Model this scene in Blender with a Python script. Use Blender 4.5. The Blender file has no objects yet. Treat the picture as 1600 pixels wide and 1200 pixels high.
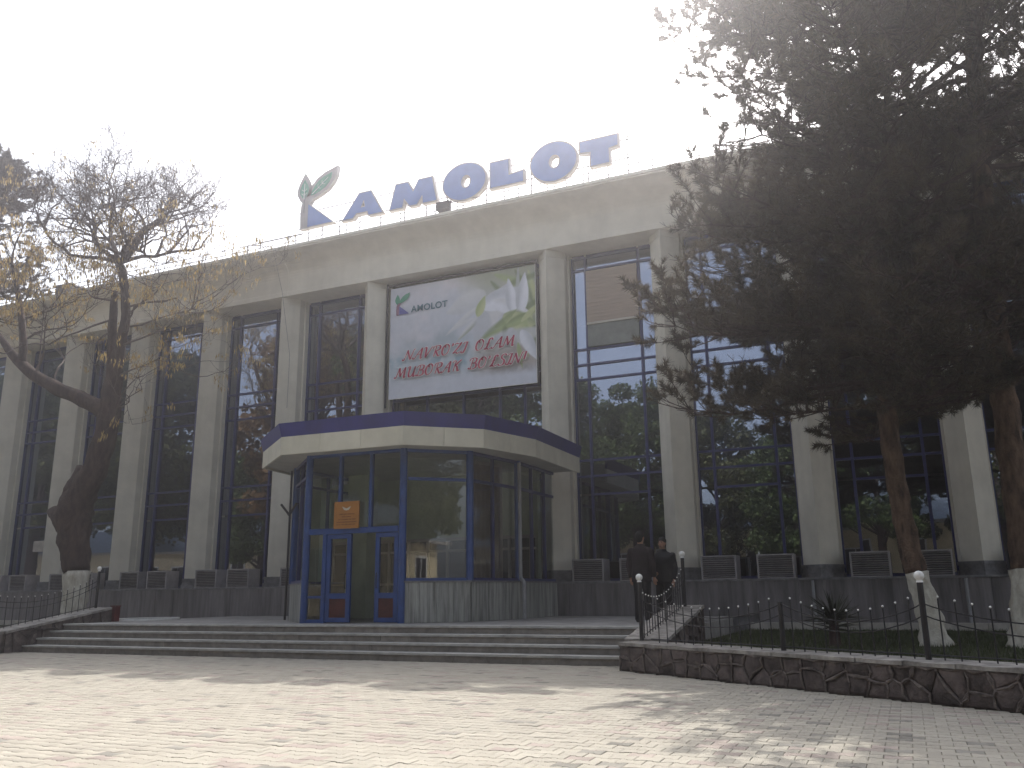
import bpy, bmesh, math, random
import numpy as np
from mathutils import Vector, Matrix
from mathutils.geometry import tessellate_polygon
R = math.radians
rng = random.Random(7)
nrng = np.random.default_rng(7)
scene = bpy.context.scene
COL = scene.collection

# ---------------------------------------------------------------- camera, sky, sun, exposure
YAW, PITCH, ROLL, FPX = R(24.02), R(13.67), R(-0.68), 1340.0
CAMZ = 1.22
fw = Vector((-math.sin(YAW)*math.cos(PITCH), math.cos(YAW)*math.cos(PITCH), math.sin(PITCH)))
rt0 = Vector((math.cos(YAW), math.sin(YAW), 0)); up0 = rt0.cross(fw)
rt = rt0*math.cos(ROLL)+up0*math.sin(ROLL); up = -rt0*math.sin(ROLL)+up0*math.cos(ROLL)
cd = bpy.data.cameras.new('camera'); cam = bpy.data.objects.new('camera', cd); COL.objects.link(cam)
M3 = Matrix((rt, up, -fw)).transposed()
cam.matrix_world = Matrix.Translation((0, 0, CAMZ)) @ M3.to_4x4()
cd.sensor_width = 36; cd.lens = 36*FPX/1600; cd.clip_end = 3000; cd.clip_start = 0.05
scene.camera = cam

SUN_DIR = Vector((-2.0, 10.9, 13.5)).normalized()
SUN_EL = math.asin(SUN_DIR.z); SUN_AZ = math.atan2(SUN_DIR.x, SUN_DIR.y)
w = bpy.data.worlds.new("World"); scene.world = w; w.use_nodes = True
nt = w.node_tree; bg = nt.nodes['Background']
sky = nt.nodes.new('ShaderNodeTexSky'); sky.sky_type = 'NISHITA'; sky.sun_disc = False
sky.sun_elevation = SUN_EL; sky.sun_rotation = SUN_AZ
sky.air_density = 1.0; sky.dust_density = 6.0; sky.ozone_density = 1.0; sky.altitude = 400
hsn = nt.nodes.new('ShaderNodeHueSaturation'); hsn.inputs['Saturation'].default_value = .45
nt.links.new(sky.outputs[0], hsn.inputs['Color']); nt.links.new(hsn.outputs[0], bg.inputs[0]); bg.inputs[1].default_value = 0.15
sl = bpy.data.lights.new('sun', 'SUN'); sl.energy = 2.0; sl.angle = R(0.5); sl.color = (1, .96, .90)
so = bpy.data.objects.new('sun', sl); COL.objects.link(so)
so.rotation_euler = SUN_DIR.to_track_quat('Z', 'Y').to_euler()
vs = scene.view_settings
vs.view_transform = 'Standard'; vs.look = 'None'; vs.exposure = 1.30; vs.gamma = 1.0; vs.use_curve_mapping = False
scene.cycles.max_bounces = 7; scene.cycles.transparent_max_bounces = 12
scene.cycles.sample_clamp_indirect = 4.0
scene.cycles.use_denoising = True

# ---------------------------------------------------------------- materials
def _n(t, typ, **kw):
    n = t.nodes.new(typ)
    for k, v in kw.items(): setattr(n, k, v)
    return n
def mat(name, col, rough=.7, var=.15, scale=3., col2=None, bump=.0, bscale=40., spec=.3, metal=0., island=0., rnd=0., streak=0., stretch=(1, 1, 1), coat=0., detail=6.):
    m = bpy.data.materials.new(name); m.use_nodes = True; t = m.node_tree
    b = t.nodes['Principled BSDF']
    b.inputs['Roughness'].default_value = rough; b.inputs['Metallic'].default_value = metal
    b.inputs['Specular IOR Level'].default_value = spec
    if coat: b.inputs['Coat Weight'].default_value = coat
    g = _n(t, 'ShaderNodeNewGeometry')
    mp = _n(t, 'ShaderNodeMapping'); mp.inputs['Scale'].default_value = stretch
    t.links.new(g.outputs['Position'], mp.inputs[0])
    no = _n(t, 'ShaderNodeTexNoise'); no.inputs['Scale'].default_value = scale; no.inputs['Detail'].default_value = detail
    no.inputs['Roughness'].default_value = .65
    t.links.new(mp.outputs[0], no.inputs['Vector'])
    rp = _n(t, 'ShaderNodeValToRGB')
    c2 = col2 if col2 else tuple(c*(1-var*2.2) for c in col)
    c1 = col if col2 else tuple(min(1, c*(1+var)) for c in col)
    rp.color_ramp.elements[0].position = .32; rp.color_ramp.elements[0].color = (*c2, 1)
    rp.color_ramp.elements[1].position = .68; rp.color_ramp.elements[1].color = (*c1, 1)
    t.links.new(no.outputs[0], rp.inputs[0])
    out = rp.outputs[0]
    def mul(src, fac_socket, lo, hi):
        mr = _n(t, 'ShaderNodeMapRange'); mr.inputs['To Min'].default_value = lo; mr.inputs['To Max'].default_value = hi
        t.links.new(fac_socket, mr.inputs[0])
        mx = _n(t, 'ShaderNodeVectorMath', operation='SCALE'); t.links.new(src, mx.inputs[0]); t.links.new(mr.outputs[0], mx.inputs['Scale'])
        return mx.outputs[0]
    if island: out = mul(out, g.outputs['Random Per Island'], 1-island, 1+island)
    if rnd:
        oi = _n(t, 'ShaderNodeObjectInfo'); out = mul(out, oi.outputs['Random'], 1-rnd, 1+rnd)
    if streak:
        mp2 = _n(t, 'ShaderNodeMapping'); mp2.inputs['Scale'].default_value = (2.5, 2.5, .12)
        t.links.new(g.outputs['Position'], mp2.inputs[0])
        n2 = _n(t, 'ShaderNodeTexNoise'); n2.inputs['Scale'].default_value = 1.6; n2.inputs['Detail'].default_value = 5
        t.links.new(mp2.outputs[0], n2.inputs['Vector']); out = mul(out, n2.outputs[0], 1+streak*.6, 1-streak)
    t.links.new(out, b.inputs['Base Color'])
    if bump:
        n3 = _n(t, 'ShaderNodeTexNoise'); n3.inputs['Scale'].default_value = bscale; n3.inputs['Detail'].default_value = 4
        t.links.new(g.outputs['Position'], n3.inputs['Vector'])
        bp = _n(t, 'ShaderNodeBump'); bp.inputs['Strength'].default_value = bump; bp.inputs['Distance'].default_value = .02
        t.links.new(n3.outputs[0], bp.inputs['Height']); t.links.new(bp.outputs[0], b.inputs['Normal'])
    return m
def glass(name, tint, base, refl=(.9, .95, 1.0), rough=.012):
    m = bpy.data.materials.new(name); m.use_nodes = True; t = m.node_tree
    t.nodes.remove(t.nodes['Principled BSDF']); o = t.nodes['Material Output']
    tr = _n(t, 'ShaderNodeBsdfTransparent'); tr.inputs[0].default_value = (*tint, 1)
    gl = _n(t, 'ShaderNodeBsdfGlossy'); gl.inputs[0].default_value = (*refl, 1); gl.inputs['Roughness'].default_value = rough
    lw = _n(t, 'ShaderNodeFresnel'); lw.inputs[0].default_value = 1.5
    mr = _n(t, 'ShaderNodeMapRange'); mr.inputs['To Min'].default_value = base; mr.inputs['To Max'].default_value = 1.0
    t.links.new(lw.outputs[0], mr.inputs[0])
    g = _n(t, 'ShaderNodeNewGeometry'); no = _n(t, 'ShaderNodeTexNoise'); no.inputs['Scale'].default_value = .9
    t.links.new(g.outputs['Position'], no.inputs['Vector'])
    bp = _n(t, 'ShaderNodeBump'); bp.inputs['Strength'].default_value = .05; bp.inputs['Distance'].default_value = .02
    t.links.new(no.outputs[0], bp.inputs['Height']); t.links.new(bp.outputs[0], gl.inputs['Normal'])
    mx = _n(t, 'ShaderNodeMixShader'); t.links.new(mr.outputs[0], mx.inputs[0])
    t.links.new(tr.outputs[0], mx.inputs[1]); t.links.new(gl.outputs[0], mx.inputs[2]); t.links.new(mx.outputs[0], o.inputs[0])
    return m
def leafmat(name, c1, c2, tr=.35, rough=.55):
    m = bpy.data.materials.new(name); m.use_nodes = True; t = m.node_tree
    b = t.nodes['Principled BSDF']; o = t.nodes['Material Output']
    b.inputs['Roughness'].default_value = rough; b.inputs['Specular IOR Level'].default_value = .3
    g = _n(t, 'ShaderNodeNewGeometry'); rp = _n(t, 'ShaderNodeValToRGB')
    no = _n(t, 'ShaderNodeTexNoise'); no.inputs['Scale'].default_value = 1.1; t.links.new(g.outputs['Position'], no.inputs['Vector'])
    ad = _n(t, 'ShaderNodeMath', operation='MULTIPLY_ADD'); ad.inputs[1].default_value = .5
    t.links.new(g.outputs['Random Per Island'], ad.inputs[0])
    m2 = _n(t, 'ShaderNodeMath', operation='MULTIPLY'); m2.inputs[1].default_value = .55; t.links.new(no.outputs[0], m2.inputs[0]); t.links.new(m2.outputs[0], ad.inputs[2])
    rp.color_ramp.elements[0].position = .25; rp.color_ramp.elements[0].color = (*c1, 1); rp.color_ramp.elements[1].position = .8; rp.color_ramp.elements[1].color = (*c2, 1)
    t.links.new(ad.outputs[0], rp.inputs[0]); t.links.new(rp.outputs[0], b.inputs['Base Color'])
    tl = _n(t, 'ShaderNodeBsdfTranslucent'); t.links.new(rp.outputs[0], tl.inputs[0])
    mx = _n(t, 'ShaderNodeMixShader'); mx.inputs[0].default_value = tr
    t.links.new(b.outputs[0], mx.inputs[1]); t.links.new(tl.outputs[0], mx.inputs[2]); t.links.new(mx.outputs[0], o.inputs[0])
    return m

MT = {}
MT['render'] = mat('painted_render', (.64, .605, .52), .85, .06, 1.3, bump=.15, bscale=60, streak=.13)
MT['frieze'] = mat('frieze_render', (.66, .625, .54), .85, .06, .9, bump=.12, bscale=50, streak=.10)
MT['base'] = mat('column_base_stone', (.20, .195, .20), .6, .2, 6, bump=.2, streak=.15)
MT['slab'] = mat('grey_marble_slab', (.19, .175, .18), .45, .25, 1.6, stretch=(3.5, 3.5, .35), rnd=.10, spec=.4, bump=.04)
MT['marble'] = mat('veined_marble', (.30, .305, .285), .4, .32, 1.5, stretch=(6, 6, .45), rnd=.10, spec=.4, bump=.03)
MT['frame'] = mat('blue_window_frame', (.025, .03, .13), .45, .15, 5, spec=.5)
MT['door'] = mat('bright_blue_frame', (.014, .055, .21), .4, .12, 5, spec=.5)
MT['band'] = mat('blue_canopy_band', (.010, .014, .17), .45, .12, 2, spec=.5, streak=.15)
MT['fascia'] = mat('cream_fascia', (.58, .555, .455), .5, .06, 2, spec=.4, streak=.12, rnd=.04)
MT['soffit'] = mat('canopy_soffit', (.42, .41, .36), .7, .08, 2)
MT['pane'] = glass('reflective_glass', (.30, .30, .32), .30, (.64, .72, .90), .004)
MT['clear'] = glass('clear_glass', (.80, .84, .82), .07, rough=.004)
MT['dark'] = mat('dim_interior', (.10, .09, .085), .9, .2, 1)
MT['olive'] = mat('olive_wall_paint', (.46, .50, .38), .8, .08, 2)
MT['brown'] = mat('grey_brown_frame', (.42, .37, .34), .5, .1, 3)
MT['curtain'] = mat('beige_curtain', (.34, .26, .22), .9, .1, 3)
MT['redpanel'] = mat('red_door_panel', (.085, .02, .017), .5, .2, 4)
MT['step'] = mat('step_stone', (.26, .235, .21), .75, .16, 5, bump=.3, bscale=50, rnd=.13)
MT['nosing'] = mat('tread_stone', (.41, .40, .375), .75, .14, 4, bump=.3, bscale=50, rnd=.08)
MT['platform'] = mat('platform_paving', (.33, .315, .30), .7, .16, 2, bump=.2)
MT['paver'] = mat('concrete_paver', (.385, .358, .30), .85, .10, 1.1, bump=.45, bscale=120, island=.07, rnd=.06, col2=(.355, .325, .27))
MT['paver_pink'] = mat('pinkish_paver', (.37, .315, .275), .85, .10, 2, bump=.45, bscale=120, island=.06, rnd=.06)
MT['paver_dark'] = mat('worn_paver', (.27, .255, .22), .85, .15, 2, bump=.45, bscale=120, island=.06, rnd=.06)
MT['joint'] = mat('sand_joint', (.26, .235, .19), .95, .25, 9, bump=.4, bscale=80)
MT['earth'] = mat('city_ground', (.33, .30, .26), .95, .2, .3, bump=.2)
MT['soil'] = mat('planter_soil', (.055, .05, .03), .95, .4, 3, col2=(.03, .04, .015), bump=.6)
MT['wallstone'] = mat('rubble_stone', (.125, .10, .092), .85, .3, 5, bump=.8, bscale=22, rnd=.22)
MT['mortar'] = mat('raised_mortar', (.18, .15, .135), .9, .25, 9, bump=.7, bscale=60)
MT['coping'] = mat('coping_concrete', (.34, .315, .285), .9, .25, 5, bump=.9, bscale=18, rnd=.1)
MT['kerb'] = mat('pale_kerb', (.45, .42, .38), .9, .15, 4, bump=.3)
MT['iron'] = mat('black_iron', (.018, .016, .018), .5, .2, 8, spec=.4)
MT['white'] = mat('white_enamel', (.78, .77, .74), .4, .08, 12, spec=.5)
MT['acgrey'] = mat('grey_louvre_metal', (.34, .32, .33), .5, .12, 4, metal=.2, rnd=.1)
MT['acdark'] = mat('louvre_shadow_box', (.03, .027, .03), .7, .2, 3)
MT['bark'] = mat('pine_bark', (.13, .085, .06), .95, .35, 9, stretch=(1, 1, .35), bump=1.0, bscale=26)
MT['bark2'] = mat('grey_brown_bark', (.075, .05, .042), .95, .3, 8, stretch=(1, 1, .35), bump=1.0, bscale=26)
MT['lime'] = mat('whitewash', (.62, .60, .52), .9, .18, 9, stretch=(1, 1, .4), bump=.8, bscale=30, col2=(.36, .32, .26))
MT['twig'] = mat('grey_twig', (.14, .11, .10), .9, .2, 5)
MT['needle'] = leafmat('pine_needles', (.034, .028, .019), (.13, .10, .062), .3)
MT['pod'] = leafmat('dry_seed_pods', (.30, .20, .08), (.55, .42, .18), .4)
MT['leaf'] = leafmat('green_leaves', (.012, .024, .008), (.15, .19, .055), .4)
MT['leaf2'] = leafmat('olive_leaves', (.015, .022, .008), (.17, .17, .06), .4)
MT['rust'] = leafmat('rust_leaves', (.06, .03, .01), (.34, .19, .07), .4)
MT['grass'] = leafmat('grass_blades', (.025, .035, .01), (.07, .085, .025), .3)
MT['yucca'] = leafmat('yucca_leaves', (.014, .016, .008), (.05, .052, .03), .15)
MT['steel'] = mat('thin_steel', (.16, .15, .16), .5, .1, 5, metal=.4)
MT['signblue'] = mat('sign_blue', (.12, .21, .50), .35, .06, 2, spec=.5)
MT['signwhite'] = mat('sign_white', (.40, .37, .36), .5, .06, 3)
MT['signgreen'] = mat('sign_green', (.05, .28, .17), .4, .1, 3)
MT['pipe'] = mat('grey_pipe', (.28, .28, .29), .5, .1, 4)
MT['orange'] = mat('orange_plaque', (.36, .15, .025), .4, .06, 4, spec=.5)
MT['plaqueink'] = mat('dark_plaque_print', (.17, .065, .02), .6, .1, 5)
MT['shutter'] = mat('ochre_blind', (.42, .34, .28), .8, .06, 3, stretch=(1, 1, 9))
MT['hem'] = mat('pale_blind_hem', (.55, .52, .46), .6, .05, 3)
MT['red'] = mat('red_box_paint', (.12, .02, .018), .5, .2, 5)
MT['roof'] = mat('grey_metal_roof', (.30, .34, .36), .4, .12, 3, metal=.3)
MT['yellow'] = mat('ochre_stucco', (.74, .62, .40), .85, .08, 2)
MT['skin'] = mat('skin', (.36, .20, .14), .5, .08, 8, spec=.4)
MT['coat'] = mat('dark_coat', (.022, .014, .017), .8, .2, 6, bump=.3)
MT['jacket'] = mat('black_jacket', (.010, .009, .012), .6, .2, 6, bump=.3)
MT['trouser'] = mat('black_trousers', (.012, .011, .013), .8, .2, 6)
MT['shoe'] = mat('black_shoes', (.01, .009, .009), .3, .1, 6, spec=.5)
MT['hair'] = mat('black_hair', (.008, .007, .007), .6, .2, 30)

# ---------------------------------------------------------------- mesh helpers
class MB:
    def __init__(s): s.v = []; s.f = []
    def add(s, vs, fs):
        o = len(s.v); s.v += [tuple(p) for p in vs]; s.f += [tuple(i+o for i in q) for q in fs]; return s
    def box(s, x0, x1, y0, y1, z0, z1):
        return s.add([(x0,y0,z0),(x1,y0,z0),(x1,y1,z0),(x0,y1,z0),(x0,y0,z1),(x1,y0,z1),(x1,y1,z1),(x0,y1,z1)],
                     [(0,3,2,1),(4,5,6,7),(0,1,5,4),(1,2,6,5),(2,3,7,6),(3,0,4,7)])
    def prism(s, poly, z0, z1):
        n = len(poly)
        z0s = z0 if hasattr(z0, '__len__') else [z0]*n; z1s = z1 if hasattr(z1, '__len__') else [z1]*n
        vs = [(p[0], p[1], z) for p, z in zip(poly, z0s)]+[(p[0], p[1], z) for p, z in zip(poly, z1s)]
        fs = [tuple(range(n))[::-1], tuple(range(n, 2*n))]+[(i, (i+1) % n, (i+1) % n+n, i+n) for i in range(n)]
        return s.add(vs, fs)
    def beam(s, a, b, w, h, z0, z1=None):   # upright box along ground segment a-b, width w centred, from z0 to z1
        a = Vector(a[:2]); b = Vector(b[:2]); d = (b-a).normalized(); n = Vector((-d.y, d.x))*w/2
        return s.prism([a-n, b-n, b+n, a+n], z0, z1 if z1 is not None else z0+h)
    def tube(s, pts, rads, n=6, cap=True):
        pts = [Vector(p) for p in pts]
        if not hasattr(rads, '__len__'): rads = [rads]*len(pts)
        base = len(s.v); ref = None
        for i, p in enumerate(pts):
            d = (pts[min(i+1, len(pts)-1)]-pts[max(i-1, 0)])
            d = d.normalized() if d.length > 1e-9 else Vector((0, 0, 1))
            if ref is None: ref = Vector((1, 0, 0)) if abs(d.x) < .8 else Vector((0, 1, 0))
            u = (ref-d*ref.dot(d)).normalized(); v = d.cross(u); ref = u
            for k in range(n):
                a = 2*math.pi*k/n; s.v.append(tuple(p+(u*math.cos(a)+v*math.sin(a))*rads[i]))
        for i in range(len(pts)-1):
            for k in range(n):
                a = base+i*n+k; b = base+i*n+(k+1) % n; s.f.append((a, b, b+n, a+n))
        if cap:
            s.f.append(tuple(base+k for k in range(n))[::-1]); e = base+(len(pts)-1)*n; s.f.append(tuple(e+k for k in range(n)))
        return s
    def ball(s, c, r, nu=10, nv=6, sc=(1, 1, 1)):
        vs = [(c[0], c[1], c[2]-r*sc[2])]; fs = []
        for j in range(1, nv):
            th = -math.pi/2+math.pi*j/nv
            for i in range(nu):
                a = 2*math.pi*i/nu; vs.append((c[0]+r*sc[0]*math.cos(th)*math.cos(a), c[1]+r*sc[1]*math.cos(th)*math.sin(a), c[2]+r*sc[2]*math.sin(th)))
        vs.append((c[0], c[1], c[2]+r*sc[2])); t = len(vs)-1
        for i in range(nu):
            fs.append((0, 1+(i+1) % nu, 1+i)); fs.append((t, t-nu+i, t-nu+(i+1) % nu))
            for j in range(nv-2): a = 1+j*nu+i; b = 1+j*nu+(i+1) % nu; fs.append((a, b, b+nu, a+nu))
        return s.add(vs, fs)
    def loops(s, rings, cap=True):
        base = len(s.v); n = len(rings[0])
        for r in rings: s.v += [tuple(p) for p in r]
        for j in range(len(rings)-1):
            for k in range(n): a = base+j*n+k; b = base+j*n+(k+1) % n; s.f.append((a, b, b+n, a+n))
        if cap: s.f.append(tuple(base+k for k in range(n))[::-1]); e = base+(len(rings)-1)*n; s.f.append(tuple(e+k for k in range(n)))
        return s
WL = {}
def wl(o): return WL.get(o.name, Vector((0, 0, 0))) if o else Vector((0, 0, 0))
def mesh(name, mb, m, off=Vector((0, 0, 0)), smooth=False):
    me = bpy.data.meshes.new(name)
    if off.length: vs = [(x-off.x, y-off.y, z-off.z) for x, y, z in mb.v]
    else: vs = mb.v
    me.from_pydata(vs, [], mb.f); me.materials.append(m)
    if smooth: me.polygons.foreach_set('use_smooth', [True]*len(me.polygons))
    me.update(); return me
def obj(name, mb, m, parent=None, smooth=False, fixn=False):
    me = mesh(name, mb, m, wl(parent), smooth)
    if fixn:
        b = bmesh.new(); b.from_mesh(me); bmesh.ops.recalc_face_normals(b, faces=b.faces); b.to_mesh(me); b.free()
    o = bpy.data.objects.new(name, me); COL.objects.link(o)
    if parent: o.parent = parent; WL[o.name] = wl(parent).copy()
    return o
def inst(name, me, parent, loc, rotz=0., scale=None):
    o = bpy.data.objects.new(name, me); COL.objects.link(o); L = Vector(loc)
    if parent: o.parent = parent; L = L-wl(parent)
    o.location = L; o.rotation_euler = (0, 0, rotz)
    if scale: o.scale = scale
    WL[o.name] = Vector(loc); return o
def root(name, loc, label, cat, group=None):
    o = bpy.data.objects.new(name, None); COL.objects.link(o); o.location = loc; o.empty_display_size = .2
    WL[o.name] = Vector(loc); o['label'] = label; o['category'] = cat
    if group: o['group'] = group
    return o
def tag(o, label, cat, group=None):
    o['label'] = label; o['category'] = cat
    if group: o['group'] = group
    return o
def struct(o): o['kind'] = 'structure'; return o
def stuff(o): o['kind'] = 'stuff'; return o
def npmesh(name, V, F, m, smooth=False):
    me = bpy.data.meshes.new(name); V = np.asarray(V, np.float32); F = np.asarray(F, np.int32)
    me.vertices.add(len(V)); me.vertices.foreach_set('co', V.ravel())
    k = F.shape[1]; me.loops.add(F.size); me.loops.foreach_set('vertex_index', F.ravel())
    me.polygons.add(len(F)); me.polygons.foreach_set('loop_start', np.arange(0, F.size, k, dtype=np.int32))
    me.polygons.foreach_set('loop_total', np.full(len(F), k, np.int32))
    me.materials.append(m); me.update(calc_edges=True); me.validate(); return me
def extrude_poly(mb, outer, holes, to3, d0, d1):
    """flat outline with holes, swept between depth d0 (front) and d1; to3(x, z, depth) -> world"""
    loops = [outer]+list(holes)
    flat = [p for L in loops for p in L]
    tris = tessellate_polygon([[Vector((p[0], p[1], 0)) for p in L] for L in loops])
    n = len(flat)
    vs = [to3(p[0], p[1], d0) for p in flat]+[to3(p[0], p[1], d1) for p in flat]
    fs = [tuple(t) for t in tris]+[tuple(i+n for i in t[::-1]) for t in tris]
    o = 0
    for L in loops:
        k = len(L); fs += [(o+i, o+(i+1) % k, o+(i+1) % k+n, o+i+n) for i in range(k)]; o += k
    mb.add(vs, fs)
def offset_poly(P, d):
    n = len(P); A = sum(P[i][0]*P[(i+1) % n][1]-P[(i+1) % n][0]*P[i][1] for i in range(n)); sg = 1 if A > 0 else -1
    out = []
    for i in range(n):
        a, b, c = Vector(P[i-1]), Vector(P[i]), Vector(P[(i+1) % n])
        e1 = (b-a).normalized(); e2 = (c-b).normalized()
        n1 = Vector((e1.y, -e1.x))*sg; n2 = Vector((e2.y, -e2.x))*sg
        m = (n1+n2); L = max(m.length, .35); m = m/L; k = min(d/max(.45, m.dot(n1)), 2.2*abs(d)) if d > 0 else max(d/max(.45, m.dot(n1)), 2.2*d)
        out.append((b.x+m.x*k, b.y+m.y*k))
    return out

# ================================================================ GROUND AND PLAZA
g = MB().add([(-160, -160, -.03), (160, -160, -.03), (160, 160, -.03), (-160, 160, -.03)], [(0, 1, 2, 3)])
struct(obj('ground', g, MT['earth']))
plaza = struct(obj('plaza', MB().add([(-40, -14, -.012), (20, -14, -.012), (20, 14.45, -.012), (-40, 14.45, -.012)], [(0, 1, 2, 3)]), MT['joint']))
# spool shaped interlocking pavers, 0.2 m long, laid in rows along the building front
PL, PW = .2, .142
def paver_ring(ins, z, jit=0):
    hl = PL/2-ins; we = .165/2-ins; ww = .119/2-ins; a_, b_ = .062, .038
    return [(-hl, -we, z), (-a_, -we, z), (-b_, -ww, z), (b_, -ww, z), (a_, -we, z), (hl, -we, z), (hl, we, z), (a_, we, z), (b_, ww, z), (-b_, ww, z), (-a_, we, z), (-hl, we, z)]
rings = [paver_ring(.0017, -.011), paver_ring(.0026, -.003), paver_ring(.008, 0.0)]
pv = np.array([p for r in rings for p in r]); NPV = len(pv)
pq = []
for j in range(2):
    for i in range(12): a = j*12+i; b = j*12+(i+1) % 12; pq.append((a, b, b+12, a+12))
o = 24
pq += [(o+0, o+1, o+10, o+11), (o+1, o+2, o+9, o+10), (o+2, o+3, o+8, o+9), (o+3, o+4, o+7, o+8), (o+4, o+5, o+6, o+7)]
pq = np.array(pq)
def inside_view(x, y):
    v = Vector((x, y, -CAMZ)); d = v.dot(fw)
    if d <= .5: return False
    px = 800+FPX*v.dot(rt)/d; py = 600-FPX*v.dot(up)/d
    return -150 < px < 1750 and py < 1290
cells = []
def wall_y(x): return 13.72-.658*(x+4.28)
def wall_yl(x): return 13.72+.658*(x+18.9)
for r in range(-4, 103):
    y = r*PW+.3
    for c in range(-118, 20):
        x = c*PL+(PL/2 if r % 2 else 0)
        if y > 14.36: continue
        if x > -4.2 and y > wall_y(x)-.06: continue
        if x < -19. and y > wall_yl(x)-.06: continue
        if not inside_view(x, y): continue
        cells.append((x, y))
near = sorted(range(len(cells)), key=lambda i: cells[i][0]**2+cells[i][1]**2)
nearset = [i for i in near if (lambda v: (0 < 800+FPX*v.dot(rt)/v.dot(fw) < 1600 and 600-FPX*v.dot(up)/v.dot(fw) < 1205))(Vector((*cells[i], -CAMZ)))][:290]
ns = set(nearset)
kinds = {}
def paver_kind(x, y):
    v = nrng.random(); f = .5+.5*math.sin(x*1.3+y*2.1)*math.sin(y*.9-x*.4)
    return 1 if v < .05+.10*f else (2 if v > .955 else 0)
lists = {0: [], 1: [], 2: []}
pm = []
for k, key in enumerate(('paver', 'paver_pink', 'paver_dark')):
    me = bpy.data.meshes.new('paver'); me.from_pydata([tuple(p) for p in pv], [], [tuple(q) for q in pq]); me.materials.append(MT[key]); me.update(); pm.append(me)
for i, (x, y) in enumerate(cells):
    k = paver_kind(x, y); dz = float(nrng.normal(0, .0012)); rz = float(nrng.normal(0, .006))
    if i in ns:
        o_ = bpy.data.objects.new('paver', pm[k]); COL.objects.link(o_); o_.parent = plaza; o_.location = (x, y, dz); o_.rotation_euler = (float(nrng.normal(0, .006)), float(nrng.normal(0, .006)), rz)
    else: lists[k].append((x, y, dz, rz))
for k, L in lists.items():
    A = np.array(L); c, s = np.cos(A[:, 3]), np.sin(A[:, 3])
    V = np.empty((len(A), NPV, 3)); V[:, :, 0] = A[:, 0:1]+pv[None, :, 0]*c[:, None]-pv[None, :, 1]*s[:, None]
    V[:, :, 1] = A[:, 1:2]+pv[None, :, 0]*s[:, None]+pv[None, :, 1]*c[:, None]; V[:, :, 2] = pv[None, :, 2]+A[:, 2:3]
    V[:, :, 2] += pv[None, :, 0]*nrng.normal(0, .006, (len(A), 1))+pv[None, :, 1]*nrng.normal(0, .006, (len(A), 1))
    F = (pq[None]+np.arange(len(A))[:, None, None]*NPV).reshape(-1, 4)
    me = npmesh('paver_field', V.reshape(-1, 3), F, MT[('paver', 'paver_pink', 'paver_dark')[k]])
    o_ = bpy.data.objects.new('paver_field', me); COL.objects.link(o_); o_.parent = plaza; stuff(o_)

# ================================================================ STEPS AND PLATFORM
XL, XR = -19.1, -4.32
steps = struct(obj('steps', MB().box(XL-.3, XR+.2, 14.5, 15.6, -.1, .13).box(XL-.3, XR+.2, 14.86, 15.6, .13, .28).box(XL-.3, XR+.2, 15.21, 15.6, .28, .43), MT['step']))
nst = 11; wst = (XR-XL)/nst
for k in range(4):
    y = 14.45+.35*k; z = .15*k
    for i in range(nst):
        x0 = XL+i*wst; 
        j = rng.uniform(-.003, .003)
        sub = 2 if rng.random() < .35 else 1
        for q in range(sub):
            a = x0+q*wst/sub; b = a+wst/sub
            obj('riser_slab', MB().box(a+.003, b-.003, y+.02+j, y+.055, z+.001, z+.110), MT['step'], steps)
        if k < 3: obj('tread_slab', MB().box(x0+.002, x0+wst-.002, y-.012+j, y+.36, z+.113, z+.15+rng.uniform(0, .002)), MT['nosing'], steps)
plat = struct(obj('platform', MB().box(-19.6, -4.0, 15.6, 22.4, -.1, .545), MT['platform']))
for i in range(nst):
    x0 = XL+i*wst
    obj('edge_slab', MB().box(x0+.002, x0+wst-.002, 15.488, 15.9, .563, .60+rng.uniform(0, .002)), MT['nosing'], plat)
for i in range(16):
    for j in range(6):
        x0 = -19.45+i*.96; y0 = 15.905+j*1.06
        obj('paving_slab', MB().box(x0+.003, x0+.957, y0+.003, y0+1.057, .548, .597+rng.uniform(0, .003)), MT['platform'], plat)

# ================================================================ OFFICE BUILDING
bld = root('office_building', (-11.9, 22.3, 0), 'long two storey grey and cream office building with angular columns and dark blue framed glass', 'building')
COLS = [-32.4, -28.95, -25.5, -22.0, -18.53, -15.05, -8.79, -5.32, -1.85, 1.62, 5.09, 8.56]
XA, XB = -36.5, 14.0
GY = 23.25
# plinth core with stone slabs
obj('plinth', MB().box(XA, XB, 22.14, 23.6, -.3, 1.47), MT['base'], bld)
x = XA
while x < XB:
    wd = rng.choice([.62, .8, .98])
    if not (-14.2 < x < -9.6):
        obj('stone_slab', MB().box(x+.004, min(x+wd, XB)-.004, 22.085+rng.uniform(-.004, .004), 22.138, .36 if (x > -3.6 or x < -19.6) else .61, 1.43), MT['slab'], bld)
    x += wd
for i, x in enumerate(np.arange(XA, XB-1, 2.6)):
    obj('plinth_cap', MB().box(x+.004, x+2.596, 22.06, 22.5, 1.432, 1.485), MT['base'], bld)
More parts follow.
